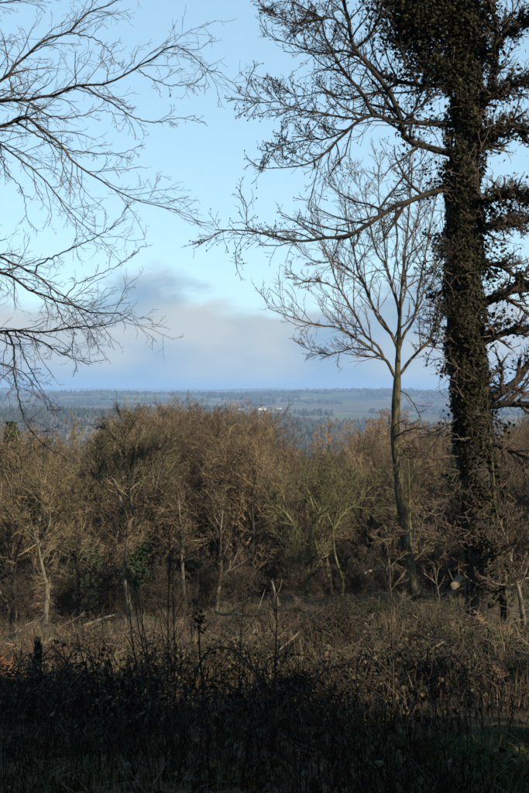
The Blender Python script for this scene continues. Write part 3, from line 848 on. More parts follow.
def clearing_trees():
    def tree(name, px, d, top, label, bark, twig, seed, curve=None, limbs=None, **kw):
        rng = np.random.default_rng(seed)
        b = at(px, d)
        H = (EYE - (top - HORP) / FPX * d) - b[2]
        cv = None
        if curve:
            cv = px_curve(curve, d, b)
            cv[0] = (cv[0][0], cv[0][1], -0.25)
            kw.setdefault('spread', 1.0)
        if limbs:
            kw['own_limbs'] = [(px_curve(q, d, b), r) for q, r in limbs]
        return make_tree(name, b, label, 'tree', rng, bark, twig, limb_parts=True, H=H, curve=cv, **kw)
    tree('bare_tree', 45, 23, 430, 'bushy olive-brown bare tree at the left edge with pale forked trunk', M_palebark, M_crown_olive, 31,
         [(43, 640), (45, 615), (47, 592), (44, 576), (41, 562), (38, 545), (37, 531)],
         [([(37, 533), (39, 511), (37, 489), (35, 465), (36, 445)], .045), ([(40, 545), (51, 523), (53, 506), (58, 485), (60, 466)], .04), ([(42, 560), (56, 546), (72, 543), (91, 553)], .02),
          ([(38, 543), (30, 536), (17, 522), (5, 508), (-8, 492)], .035), ([(37, 535), (25, 518), (18, 495), (16, 470), (12, 450)], .03), ([(44, 530), (66, 514), (76, 494), (82, 474)], .022), ([(46, 585), (54, 575), (60, 566)], .03)],
         R0=0.082, fork=0, nl=5, spread=0.6, nb=9, nt=6, ns=3, limb_t0=0.7, ang=0.75, up=0.06, rt=0.004)
    tree('bare_tree', 132, 25, 412, 'greenish bare tree with curved pale trunk in front of the brown wood, left of centre', M_palebark, M_crown_green, 32,
         [(133, 640), (131, 618), (127, 596), (124, 573), (126, 550), (127, 536), (125, 524)],
         [([(125, 526), (122, 511), (118, 488), (120, 465), (114, 445), (112, 428)], .045), ([(126, 528), (132, 514), (131, 499), (130, 485), (137, 465), (139, 445), (141, 428)], .042), ([(127, 537), (142, 519), (151, 502), (158, 480), (162, 460)], .028),
          ([(126, 536), (114, 521), (103, 510), (97, 494), (94, 474)], .025), ([(119, 488), (106, 470), (100, 450), (98, 434)], .022), ([(130, 490), (148, 474), (155, 452), (160, 436)], .022), ([(120, 470), (126, 450), (127, 430), (126, 418)], .02)],
         R0=0.088, fork=0, nl=4, spread=0.5, nb=9, nt=6, ns=3, limb_t0=0.8, ang=0.6, up=0.08, rt=0.004)
    tree('dead_tree', 184, 30, 485, 'straight thin pale dead stem with few twigs right of greenish tree', M_palebark, M_crown_brown, 33,
         [(185, 640), (184, 600), (182, 560), (180, 520), (178, 492)], R0=0.075, fork=0, nl=9, spread=0.32, nb=6, nt=5, ns=3, limb_t0=0.45, ang=0.8, up=0.05)
    tree('bare_tree', 217, 33, 470, 'thin leaning birch-like tree with pale lower trunk amid dark brush', M_palebark, M_crown_brown, 34,
         [(215, 628), (217, 600), (221, 570), (220, 540), (224, 500)], R0=0.07, fork=0, nl=10, spread=0.5, nb=8, nt=7, ns=3, limb_t0=0.35, ang=0.7, up=0.08)
    tree('mossy_tree', 307, 38, 462, 'yellow-green mossy tree forking low into a spreading crown at wood edge', M_mossbark, M_crown_moss, 35,
         [(306, 605), (306.5, 597), (308, 582), (308.5, 570), (309, 560)],
         [([(309, 563), (304, 548), (296, 531), (287, 514), (285, 502), (279, 486)], .06), ([(309, 562), (312, 540), (313.6, 519), (311, 497), (305, 486), (300, 472)], .06), ([(308, 580), (314, 572), (321, 559), (325, 548)], .055),
          ([(313, 525), (320, 508), (324, 490), (324, 472)], .03), ([(287, 514), (276, 505), (268, 492)], .025), ([(308, 588), (300, 566), (290, 545), (284, 535)], .02)],
         R0=0.115, fork=0, nl=2, spread=0.5, nb=9, nt=6, ns=3, limb_t0=0.9, ang=0.6, up=0.07, rt=0.0065)
    tree('bare_tree', 341, 39, 462, 'small round-crowned tree with thin bowed trunk right of the mossy forked tree', M_mossbark, M_crown_moss, 36,
         [(340.5, 608), (341, 600), (343, 582), (336, 559), (333.5, 540), (333.4, 527)],
         [([(333.4, 529), (328, 516), (322, 500), (320, 482)], .045), ([(333.4, 530), (345, 511), (356, 505), (362, 497), (366, 483)], .045), ([(333.4, 530), (336, 510), (338, 490), (336, 470)], .04), ([(345, 511), (350, 492), (352, 472)], .03), ([(328, 516), (316, 508), (310, 492)], .025)],
         R0=0.075, fork=0, nl=3, spread=0.5, nb=9, nt=6, ns=3, limb_t0=0.85, ang=0.6, up=0.06, rt=0.0065)
    tree('bare_tree', 372, 44, 452, 'dim brown tree in shade between round-crowned tree and slender tree', M_bark, M_crown_brown, 37,
         [(373, 605), (372, 570), (370, 540), (372, 510), (370, 480)], R0=0.10, fork=0, nl=14, spread=0.8, nb=9, nt=8, ns=4, limb_t0=0.3, ang=0.7, up=0.08)
    tree('sapling', 411, 28, 438, 'thin mossy sapling standing straight behind the slender tree trunk', M_mossbark, M_crown_green, 38,
         [(412, 600), (411, 560), (410, 520), (409, 480), (408, 452)], R0=0.05, fork=0, nl=9, spread=0.4, nb=6, nt=5, ns=3, limb_t0=0.3, ang=0.7, up=0.08)
    tree('sapling', 395, 24, 520, 'thin pale sapling left of the slender tree foot', M_palebark, M_crown_brown, 39,
         [(391, 610), (390, 580), (389, 560), (386, 535)], R0=0.03, fork=0, nl=7, spread=0.5, nb=5, nt=4, ns=2, limb_t0=0.3, ang=0.7, up=0.05)
    tree('sapling', 522, 17, 520, 'leaning pale sapling by the right edge beside ivy-clad trunk', M_palebark, M_crown_brown, 40,
         [(527, 632), (520, 595), (513, 570), (508, 545), (500, 522)], R0=0.05, fork=0, nl=10, spread=0.5, nb=6, nt=5, ns=3, limb_t0=0.4, ang=0.8, up=0.03)
    tree('sapling', 438, 23, 540, 'short bent pale stick-like sapling between slender tree and ivy trunk', M_palebark, M_crown_brown, 41,
         [(441, 612), (439, 596), (436, 580), (434, 562)], R0=0.022, fork=0, nl=5, spread=0.5, nb=4, nt=4, ns=2, limb_t0=0.4, ang=0.7, up=0.05)
    tree('bare_tree', 15, 30, 445, 'brown bare tree half cut off by left edge behind olive-brown tree', M_bark, M_crown_brown, 42,
         [(12, 635), (14, 590), (10, 550), (13, 500), (12, 462)], R0=0.10, fork=0, nl=14, spread=0.7, nb=10, nt=8, ns=4, limb_t0=0.3, ang=0.65, up=0.09)
    tree('bare_tree', 78, 33, 462, 'low brown bare tree in the gap between the two left trees', M_bark, M_crown_brown, 43,
         [(76, 622), (78, 590), (80, 560), (78, 530), (80, 500)], R0=0.085, fork=0, nl=14, spread=0.85, nb=10, nt=8, ns=4, limb_t0=0.2, ang=0.75, up=0.07)
    tree('bare_tree', 252, 42, 440, 'dark twiggy tree behind the snag at centre of wood edge', M_bark, M_crown_brown, 44,
         [(252, 604), (251, 570), (254, 540), (252, 505), (255, 470)], R0=0.11, fork=0, nl=15, spread=0.7, nb=10, nt=8, ns=4, limb_t0=0.3, ang=0.65, up=0.09)
    # broken snag
    rng = np.random.default_rng(50)
    b = at(277, 33)
    root = thing('broken_snag', b, 'short broken pale snag with flared foot left of mossy forked tree', 'tree stump')
    root.scale = (0.72, 0.72, 0.62)
    p = spline([(0.05, 0, -0.2), (0.02, 0, 0.1), (-0.03, 0.02, 0.5), (-0.10, 0.0, 0.9), (-0.2, 0, 1.35)], 14)
    v, f = tube_arrays(p[None], np.interp(np.linspace(0, 1, 14), [0, .25, .6, 1], [0.22, 0.11, 0.075, 0.035])[None], 10)
    MB().quads(v + rng.normal(size=v.shape) * 0.008, f).build('trunk', M_palebark, root)
    for q in range(5):
        c_ = np.array([-0.2 + math.cos(q * 1.3) * .02, math.sin(q * 1.3) * .02, 1.30])
        MB().tube(np.stack([c_, c_ + [-.01, 0, .07], c_ + [-.02 + rng.normal() * .02, 0, rng.uniform(.1, .26)]]), np.array([.016, .011, .003]), 5).build('splinter', M_palebark, root)
    for a in (0.3, 2.4, 4.2):
        q = spline([(0, 0, 0.25), (0.2 * math.cos(a), 0.2 * math.sin(a), 0.08), (0.42 * math.cos(a), 0.42 * math.sin(a), -0.1)], 8)
        MB().tube(q, np.linspace(0.06, 0.02, 8), 6).build('root', M_palebark, root)
    q = spline([(-0.05, 0, 0.7), (0.12, 0, 1.05), (0.2, 0.05, 1.5)], 8)
    MB().tube(q, np.linspace(0.03, 0.01, 8), 6).build('branch', M_palebark, root)
clearing_trees()

# ------------------------------------------------------------------ the wood behind: prototypes and copies
def wood():
    rng = np.random.default_rng(77)
    hidden = (0, -30, 0)
    protos = {}
    def proto(key, name, bark, twig, seed, **kw):
        r = np.random.default_rng(seed)
        protos[key] = (make_tree(name, (0, 0, 0), 'x', 'tree', r, bark, twig, trunk_k=8, **kw), [False])
    big = dict(H=10, R0=0.17, fork=0, rt=0.0062)
    proto('brown1', 'woodland_tree', M_bark, M_crown_brown, 61, nl=18, spread=0.62, nb=10, nt=8, ns=4, limb_t0=0.25, ang=0.65, up=0.10, **big)
    proto('brown2', 'woodland_tree', M_bark, M_crown_brown, 62, nl=18, spread=0.72, nb=10, nt=8, ns=4, limb_t0=0.30, ang=0.75, up=0.07, wig=0.14, **big)
    proto('olive1', 'woodland_tree', M_mossbark, M_crown_olive, 63, nl=18, spread=0.66, nb=10, nt=8, ns=4, limb_t0=0.28, ang=0.7, up=0.09, **big)
    proto('olive2', 'woodland_tree', M_slender, M_crown_olive, 64, nl=7, spread=0.62, nb=10, nt=8, ns=4, limb_t0=0.35, ang=0.6, up=0.10, stems=3, **big)
    # larch: whippy short side shoots on a straight stem
    proto('larch', 'larch', M_bark, M_crown_larch, 65, H=14, R0=0.16, fork=0, rt=0.0085, nl=84, spread=0.26, nb=7, nt=6, ns=2, limb_t0=0.15, ang=1.25, up=0.03)
    # brush: many stems from the ground
    proto('brush', 'hazel_bush', M_brush, M_brush, 66, H=3.6, R0=0.05, fork=0, rt=0.007, nl=6, spread=0.7, nb=7, nt=6, ns=3, limb_t0=0.15, ang=0.6, up=0.06, stems=8)
    proto('brush2', 'hazel_bush', M_brush, M_brush, 67, H=3.2, R0=0.045, fork=0, rt=0.007, nl=7, spread=0.9, nb=7, nt=6, ns=3, limb_t0=0.1, ang=0.8, up=0.02, stems=6, wig=0.16)
    for k, (o, _) in protos.items():
        o['category'] = {'larch': 'tree', 'brush': 'bush', 'brush2': 'bush'}.get(k, 'tree')
    def put(key, px, d, top, label, group, rz=None, sxy=1.0):
        o, used = protos[key]
        b = at(px, d)
        H0 = {'larch': 13.0, 'brush': 3.6, 'brush2': 3.2}.get(key, 10.2)
        s = ((EYE - (top - HORP) / FPX * d) - b[2]) / H0
        s = max(0.25, s)
        rz = rng.uniform(0, 6.28) if rz is None else rz
        sc = (s * sxy, s * sxy, s)
        if not used[0]:
            used[0] = True
            o.location = b; o.rotation_euler = (0, 0, rz); o.scale = sc
            o['label'] = label; o['group'] = group
            return o
        return copy_tree(o, b, rz, sc, label, group)
    # canopy line of the photograph: column -> pixel row of the tree tops
    CX = [-60, 0, 30, 60, 75, 92, 110, 130, 170, 220, 260, 280, 300, 330, 352, 380, 410, 440, 470, 500, 560]
    CY = [425, 432, 428, 446, 462, 446, 418, 410, 406, 410, 415, 438, 450, 446, 440, 438, 436, 428, 420, 424, 420]
    keys = ['brown1', 'brown2', 'olive1', 'olive2']
    LB = 'brown bare tree among many in the dense wood behind the clearing'
    LO = 'olive mossy-stemmed bare tree among many in the dense wood behind the clearing'
    for d0, step, drop in ((46, 36, 34), (54, 25, 16), (64, 22, 4), (78, 22, 3), (96, 26, 5)):
        px = -70 + rng.uniform(0, 15)
        while px < 610:
            d = d0 + rng.uniform(-4, 4)
            top = np.interp(px, CX, CY) - (25 if px > 98 or px < 25 else 10) + drop * rng.uniform(0.4, 1.4) + rng.uniform(0, 12)
            k = keys[rng.integers(0, 4)] if px < 290 else keys[rng.choice([0, 1, 2, 3], p=[.3, .3, .25, .15])]
            if 130 < px < 285:
                k = keys[rng.choice([0, 1, 2, 3], p=[.42, .38, .15, .05])]
            ol = k.startswith('olive')
            put(k, px, d, top, LO if ol else LB, 'olive trees of the wood behind the clearing' if ol else 'brown trees of the wood behind the clearing', sxy=rng.uniform(0.85, 1.15))
            px += step * rng.uniform(0.7, 1.3)
    # the wood goes on beyond the right edge and dapples the clearing
    for i in range(15):
        y = 15 + i * 2.3 + rng.uniform(-1, 1)
        x = 0.25 * y + 5.5 + (i % 3) * 3.2 + rng.uniform(-.8, .8)
        put(keys[i % 4], CXP + x / y * FPX, y, HORP + (EYE - (gz(x, y) + rng.uniform(6.5, 8.5))) / y * FPX, 'bare tree of the wood beyond the right edge, out of the picture', 'trees beyond the right edge', sxy=rng.uniform(0.9, 1.2))
    # larches with orange twigs on the right
    for i, (px, d, top, lab) in enumerate(((382, 88, 392, 'tallest orange-brown larch rising just left of slender tree'),
                                           (372, 96, 402, 'orange-brown larch directly left of the tallest larch'),
                                           (360, 110, 410, 'pale orange larch at left end of the larch clump'),
                                           (408, 92, 400, 'orange-brown larch seen right of the slender trunk'),
                                           (424, 100, 408, 'orange larch between slender tree and ivy-clad trunk'),
                                           (322, 150, 402, 'small hazy larch standing alone above the dark wood, right of centre'))):
        put('larch', px, d, top - 8, lab, 'larches behind the wood')
    # dark brush under the wood
    for d0, step, hmin, hmax in ((41, 34, 1.0, 2.0), (45, 26, 1.6, 3.2), (50, 20, 2.2, 4.2), (57, 18, 3, 5)):
        px = -60 + rng.uniform(0, 10)
        while px < 600:
            d = d0 + rng.uniform(-2, 2)
            b = at(px, d)
            h = rng.uniform(hmin, hmax)
            top = HORP + (EYE - (b[2] + h)) / d * FPX
            put('brush' if rng.random() < .5 else 'brush2', px, d, top, 'dark brown twiggy bush among many under the edge of the wood', 'bushes under the edge of the wood', sxy=rng.uniform(0.9, 1.4))
            px += step * rng.uniform(0.6, 1.4)
    # lower brush on the left and right of the clearing
    for px, d, h, lab in ((20, 24, 1.5, 'brown twiggy bush at foot of the left edge trees'), (70, 27, 1.7, 'brown arching bush right of the pale forked trunk on the left'), (98, 26, 1.9, 'reddish brown bush left of the greenish curved tree'),
                          (150, 29, 1.7, 'brown bush between greenish tree and dead stem'), (168, 27, 1.3, 'low dark bush left of the dead stem'), (200, 33, 1.8, 'dark brush right of the straight dead stem'), (236, 36, 2.0, 'brown bush left of the snag'),
                          (362, 37, 1.5, 'brown bush right of the round-crowned tree'), (430, 30, 2.0, 'brown bush behind the slender tree foot'), (452, 31, 2.2, 'brown bush just left of the ivy trunk foot'), (508, 29, 2.4, 'brown bush right of the ivy-clad trunk'), (545, 31, 3.2, 'tall brush cut off by the right edge'), (470, 32, 3.6, 'dense dark brush behind the ivy-clad trunk')):
        b = at(px, d)
        top = HORP + (EYE - (b[2] + h)) / d * FPX
        put('brush' if rng.random() < .5 else 'brush2', px, d, top, lab, 'bushes in the clearing', sxy=1.2)
    return protos
protos = wood()

def hollies():
    for i, (px, d, h, w, lab) in enumerate(((146, 31, 2.4, 0.9, 'dark green holly bush behind the greenish curved tree'), (206, 44, 4.2, 1.3, 'dark evergreen holly in the brown wood right of the dead tree'),
                                            (256, 49, 4.6, 1.5, 'dark evergreen holly in shade behind the snag'), (350, 64, 8.4, 2.2, 'dark evergreen tree behind the round-crowned tree'),
                                            (88, 36, 2.6, 1.1, 'dark holly bush in the gap between the two left trees'), (462, 34, 4.6, 1.3, 'dark evergreen holly behind the ivy-clad trunk, left side'))):
        rng = np.random.default_rng(400 + i)
        b = at(px, d)
        root = thing('holly', b, lab, 'evergreen', 'dark evergreens in the wood')
        tp = np.stack([np.zeros(8), np.zeros(8), np.linspace(-0.2, h * 0.92, 8)], 1); tp[1:, :2] += np.cumsum(rng.normal(size=(7, 2)) * 0.03 * h / 3, 0)
        tr = np.linspace(0.035, 0.01, 8) * h / 2.5
        MB().tube(tp, tr, 7).build('trunk', M_bark, root)
        lim = grow(rng, tp[None], tr[None], 30, 0.12, 1.0, 1.0, 0.9 * w / h, 6, 0.12, 0.04, 0.5, 0.006, taper=0.55)
        br = grow(rng, *lim, 6, 0.2, 1.0, 0.8, 0.45, 4, 0.15, 0.02, 0.6, 0.004)
        src = np.concatenate([br[0][:, 1:].reshape(-1, 3), lim[0][:, 2:].reshape(-1, 3)])
        n = int(1500 * w)
        q = src[rng.integers(0, len(src), n)] + rng.normal(size=(n, 3)) * 0.09
        c = MB().tube(*lim, 4).tube(*br, 3)
        c.tris(*leaf_arrays(rng, q, rng.normal(size=q.shape) + np.array([0, 0, .5]), rng.uniform(0.05, 0.11, n), -0.3))
        c.build('crown', M_needle, root, kind='stuff', smooth=False)
hollies()

# ------------------------------------------------------------------ spruces: one peeping over at the left, the rest, unseen, are placed to shade the foreground
def spruces():
    rng = np.random.default_rng(90)
    root = thing('spruce', (0, 0, 0), 'x', 'tree', None)
    H = 10.0
    tp = np.stack([np.zeros(10), np.zeros(10), np.linspace(-0.3, H, 10)], 1)
    MB().tube(tp, np.linspace(0.2, 0.015, 10), 8).build('trunk', M_bark, root)
    n = 260
    z = np.linspace(0.6, H - 0.1, n) + rng.normal(size=n) * 0.05
    a = np.arange(n) * 2.4 + rng.normal(size=n) * 0.3
    Lb = 2.1 * (1 - z / H) ** 0.85 * rng.uniform(0.7, 1.15, n) + 0.12
    M = 6
    t = np.linspace(0, 1, M)
    pts = np.zeros((n, M, 3))
    pts[..., 0] = np.cos(a)[:, None] * Lb[:, None] * t
    pts[..., 1] = np.sin(a)[:, None] * Lb[:, None] * t
    pts[..., 2] = z[:, None] + Lb[:, None] * (-0.28 * t + 0.16 * t ** 2)
    rad = np.linspace(0.02, 0.005, M)[None].repeat(n, 0)
    s = grow(rng, pts, rad, 9, 0.15, 1.0, 0.85, 0.32, 3, 0.12, -0.1, 0.5, 0.004, taper=0.4)
    c = MB().tube(pts, rad, 4)
    # needle sprays
    src = np.concatenate([s[0].reshape(-1, 3), pts[:, 1:].reshape(-1, 3)])
    nr = rng.normal(size=src.shape) * 0.5 + np.array([0, 0, 1])
    c.tris(*leaf_arrays(rng, src, nr, rng.uniform(0.13, 0.26, len(src)), -0.1))
    src2 = src + rng.normal(size=src.shape) * 0.07
    c.tris(*leaf_arrays(rng, src2, rng.normal(size=src.shape), rng.uniform(0.12, 0.24, len(src)), -0.2))
    c.build('crown', M_needle, root, kind='stuff', smooth=False)
    b = at(12, 60)
    s0 = ((EYE - (424 - HORP) / FPX * 60) - b[2]) / H
    root.location = b; root.scale = (s0,) * 3
    root['label'] = 'dark spruce tip showing above the wood at the left edge'
    spots = []
    e1 = np.array([math.sin(SUN_AZ), math.cos(SUN_AZ)]); e2 = np.array([-e1[1], e1[0]])
    for v_ in (13.0, 16.5):
        for u_ in np.arange(2.9 + (v_ > 15) * 0.4, -11, -1.9):
            q = e2 * (u_ + rng.uniform(-.3, .3)) + e1 * (v_ + rng.uniform(-1, 1))
            spots.append((q[0], q[1], rng.uniform(6.6, 9.6) if v_ < 15 else rng.uniform(6.5, 9.5)))
    for u_, v_, h_ in ((4.4, 4.2, 3.6), (5.6, 2.6, 2.6), (6.9, 1.4, 2.7), (8.1, 0.6, 2.4), (9.4, 0.2, 2.5), (10.6, 0.0, 2.2)):
        q = e2 * u_ + e1 * v_
        spots.append((q[0], q[1], h_))
    for x, y, h in spots:
        copy_tree(root, (x, y, gz(x, y) - 0.1), rng.uniform(0, 6.28), (h / H * 1.15, h / H * 1.15, h / H) if h > 5 else (h / H * 1.7, h / H * 1.7, h / H), 'spruce of the dense plantation to the right of the viewer, out of the picture', 'spruces beside the viewer')
spruces()

def yews():  # added canopy, keeps sky light off the near ground
    """Evergreens on both sides and above the viewer, out of the picture: the viewer stands under them."""
    for i, (x, y, h, w, seed) in enumerate(((3.6, -0.6, 8.0, 5.6, 1), (-4.2, -0.8, 8.0, 5.6, 2), (5.0, 0.2, 6.8, 3.0, 3), (-0.3, -5.0, 9.0, 5.0, 4))):
        rng = np.random.default_rng(300 + seed)
        b = (x, y, gz(x, y))
        root = thing('yew_tree', b, ['dark yew just behind the viewer on the right, out of the picture', 'dark yew just behind the viewer on the left, out of the picture', 'dark yew beyond the right edge of the picture', 'dark yew straight behind the viewer, out of the picture'][i], 'tree', 'yews around the viewer')
        tp = np.stack([np.zeros(8), np.zeros(8), np.linspace(-0.2, h * 0.8, 8)], 1)
        tr = np.linspace(0.26, 0.06, 8)
        MB().tube(tp, tr, 9).build('trunk', M_bark, root)
        lim = grow(rng, tp[None], tr[None], 34, 0.45, 1.0, 1.2, 0.55 * w / 4, 6, 0.08, 0.0, 0.4, 0.02, taper=0.3)
        br = grow(rng, *lim, 8, 0.2, 1.0, 0.8, 0.45, 4, 0.12, 0.0, 0.5, 0.008)
        c = MB().tube(*lim, 5).tube(*br, 3)
        src = np.concatenate([br[0][:, 1:].reshape(-1, 3), lim[0][:, 2:].reshape(-1, 3)])
        q = src[rng.integers(0, len(src), 13000)] + rng.normal(size=(13000, 3)) * 0.22
        # leaves that would reach into view are dropped
        q = q[(q[:, 2] + b[2] > EYE + 0.9 + 0.46 * np.maximum(q[:, 1] + y, 0))| (np.abs(q[:, 0] + x) > 0.36 * np.maximum(q[:, 1] + y, 0) + 2.2)]
        c.tris(*leaf_arrays(rng, q, rng.normal(size=q.shape) + np.array([0, 0, .5]), rng.uniform(0.14, 0.30, len(q)), -0.3))
        c.build('crown', M_needle, root, kind='stuff', smooth=False)
yews()

# ------------------------------------------------------------------ ground cover
def scatter(rng, n, dmin, dmax, p=1.0, margin=1.5):
    u = rng.random(n)
    d = (dmin ** p + u * (dmax ** p - dmin ** p)) ** (1 / p)
    x = rng.uniform(-1, 1, n) * (d * 0.242 * margin + 0.8)
    return x, d, ground(x, d)

def cover():
    rng = np.random.default_rng(101)
    # dead straw-coloured grass in tufts
    nt, per = 9000, 13
    x, d, z = scatter(rng, nt, 3.0, 52, 1.0)
    m = wavenoise(x, d, 5, 6, 7) + 0.5 * wavenoise(x, d, 1.6, 6, 8) > -0.35
    m &= (d > 8) | (rng.random(nt) < 0.35)  # little straw close by, so the shaded foreground stays dark
    x, d = x[m], d[m]
    X = np.repeat(x, per) + rng.normal(size=len(x) * per) * 0.09; Y = np.repeat(d, per) + rng.normal(size=len(x) * per) * 0.09
    Z = ground(X, Y) - 0.02
    h = np.repeat(rng.uniform(0.08, 0.32, len(x)), per) * rng.uniform(0.5, 1.2, len(X))
    cx, cd, _ = scatter(rng, 330, 9.0, 42, 1.0)
    k_ = wavenoise(cx, cd, 6, 6, 18) > -0.2
    cx, cd = cx[k_], cd[k_]
    nb_ = 80
    X2 = np.repeat(cx, nb_) + rng.normal(size=len(cx) * nb_) * 0.10; Y2 = np.repeat(cd, nb_) + rng.normal(size=len(cx) * nb_) * 0.10
    X = np.concatenate([X, X2]); Y = np.concatenate([Y, Y2]); Z = np.concatenate([Z, ground(X2, Y2) - 0.02])
    h = np.concatenate([h, np.repeat(rng.uniform(0.25, 0.55, len(cx)), nb_) * rng.uniform(0.5, 1.1, len(X2))])
    MB().tris(*blade_arrays(rng, np.stack([X, Y, Z], 1), h, rng.uniform(0.004, 0.011, len(X)), rng.uniform(0.2, 0.95, len(X)))).build('dead_grass', M_straw, kind='stuff', smooth=False)
    tag(bpy.data.objects['dead_grass'], 'straw-coloured dead grass in tufts over the clearing', 'grass')
    # green grass
    nt = 4200
    x, d, z = scatter(rng, nt, 3.0, 46, 1.0)
    patch = wavenoise(x, d, 6.5, 6, 9) + 0.4 * wavenoise(x, d, 2, 6, 10)
    track = (x > 1.05) & (d < 6.0)
    m = (patch > 0.30) | track | (np.hypot(x - 3.4, (d - 24) / 2) < 1.3)
    x, d = x[m], d[m]
    gx, gd = rng.uniform(0.8, 2.9, 2600), rng.uniform(3.6, 6.3, 2600)
    x = np.concatenate([x, gx]); d = np.concatenate([d, gd])
    X = np.repeat(x, per) + rng.normal(size=len(x) * per) * 0.07; Y = np.repeat(d, per) + rng.normal(size=len(x) * per) * 0.07
    Z = ground(X, Y) - 0.02
    h = rng.uniform(0.05, 0.24, len(X)) * np.where((X > 0.7) & (Y < 6.6), 0.55, 1)
    MB().tris(*blade_arrays(rng, np.stack([X, Y, Z], 1), h, rng.uniform(0.004, 0.010, len(X)), rng.uniform(0.2, 0.9, len(X)))).build('green_grass', M_green, kind='stuff', smooth=False)
    tag(bpy.data.objects['green_grass'], 'short green grass in patches, mostly bottom right', 'grass')
    # bracken fronds
    def fronds(n, dmin, dmax, mask, mat, name, label, pos=None, L=(0.16, 0.42)):
        if pos is None:
            x, d, z = scatter(rng, n, dmin, dmax, 1.0)
            k = mask(x, d); x, d = x[k], d[k]
        else:
            x, d = pos
        z = ground(x, d)
        n = len(x)
        a = rng.uniform(0, 2 * np.pi, n); el = rng.uniform(0.1, 1.15, n); ln = rng.uniform(*L, n)
        D = np.stack([np.cos(a) * np.cos(el), np.sin(a) * np.cos(el), np.sin(el)], 1)
        K = 9
        t = np.linspace(0.0, 1, K)
        side = unit(np.cross(D, np.array([0, 0, 1.]) + rng.normal(size=(n, 3)) * 0.35))
        stem = np.stack([x, d, z - 0.02], 1)[:, None] + D[:, None] * (ln[:, None] * t)[..., None]
        stem[..., 2] -= (t ** 2)[None] * (ln * rng.uniform(0.1, 0.55, n))[:, None]
        mb = MB()
        mb.tube(stem, np.linspace(0.006, 0.002, K)[None].repeat(n, 0), 3)
        for sgn in (1, -1):
            for i in range(2, K):
                wdt = ln * 0.36 * (1 - t[i]) * rng.uniform(0.6, 1.1, n) + 0.015
                tip = stem[:, i] + side * (sgn * wdt)[:, None] + D * (wdt * 0.35)[:, None]
                tip[:, 2] += rng.normal(size=n) * 0.3 * wdt - 0.15 * wdt
                b2 = stem[:, i] - D * (ln * 0.055)[:, None]; b1 = stem[:, i] + D * (ln * 0.02)[:, None]
                v = np.stack([b1, b2, tip], 1).reshape(-1, 3)
                mb.tris(v, np.arange(len(v)).reshape(-1, 3))
        o = mb.build(name, mat, kind='stuff', smooth=False)
        tag(o, label, 'bracken')
    fronds(7000, 8.0, 48, lambda x, d: wavenoise(x, d, 4.5, 6, 11) + 0.4 * wavenoise(x, d, 1.5, 6, 12) > -0.25, M_fern, 'dead_bracken', 'brown dead bracken lying over the clearing floor')
    rx, rd = [], []
    for px, d, s, c in ((8, 10.6, 0.22, 60), (22, 10.3, .15, 24), (458, 17.0, 0.16, 36), (486, 16.6, 0.22, 34), (55, 25, .35, 50), (395, 27, .4, 40), (418, 31, .6, 50), (295, 24, .3, 20)):
        c0 = at(px, d)
        rx.append(c0[0] + rng.normal(size=c) * s); rd.append(c0[1] + rng.normal(size=c) * s)
    fronds(0, 0, 0, None, M_fernred, 'red_bracken', 'rust-red bracken in small patches, brightest at left edge', (np.concatenate(rx), np.concatenate(rd)), (0.18, 0.42))
    # sticks and brash
    n = 2600
    x, d, z = scatter(rng, n, 9.5, 50, 1.0)
    L = rng.uniform(0.25, 1.1, n) * rng.uniform(0.4, 1, n)
    a = rng.uniform(0, 2 * np.pi, n); M = 5
    t = np.linspace(-0.5, 0.5, M)
    pts = np.empty((n, M, 3))
    pts[..., 0] = x[:, None] + np.cos(a)[:, None] * L[:, None] * t
    pts[..., 1] = d[:, None] + np.sin(a)[:, None] * L[:, None] * t
    pts[..., 2] = z[:, None] + rng.uniform(0.02, 0.22, n)[:, None] + (rng.normal(size=n) * 0.28 * L)[:, None] * t + rng.normal(size=(n, M)) * 0.025
    rad = (rng.uniform(0.004, 0.014, n))[:, None] * np.linspace(1, 0.4, M)[None]
    lv = grow(rng, pts, rad, 3, 0.2, 1, 0.6, 0.45, 4, 0.15, 0.05, 0.7, 0.003)
    o = MB().tube(pts, rad, 4).tube(*lv, 3).build('brash', M_stick, kind='stuff', smooth=False)
    tag(o, 'loose fallen twigs and brash lying all over the clearing floor', 'twigs')
    # low heathery tufts: dense fine stems giving the floor its rough relief
    n, per = 1500, 40
    x, d, z = scatter(rng, n, 7, 50, 1.0)
    m = wavenoise(x, d, 3.5, 6, 13) > -0.1
    x, d = x[m], d[m]; n = len(x)
    size = rng.uniform(0.08, 0.26, n)
    b = np.repeat(np.stack([x, d, ground(x, d)], 1), per, 0)
    dirs = unit(rng.normal(size=(n * per, 3)) * np.array([1, 1, .6]) + np.array([0, 0, 0.7]))
    Ls = np.repeat(size, per) * rng.uniform(0.6, 1.3, n * per)
    pts = b[:, None] + dirs[:, None] * (Ls[:, None] * np.linspace(0, 1, 3)[None])[..., None] + rng.normal(size=(n * per, 1, 3)) * 0.03
    pts[:, 2] += rng.normal(size=(n * per, 3)) * 0.04
    o = MB().tube(pts, np.array([0.005, 0.004, 0.002])[None].repeat(n * per, 0), 3).build('heather', M_brush, kind='stuff', smooth=False)
    tag(o, 'dark brown heathery tufts scattered between the dead grass', 'heather')
cover()

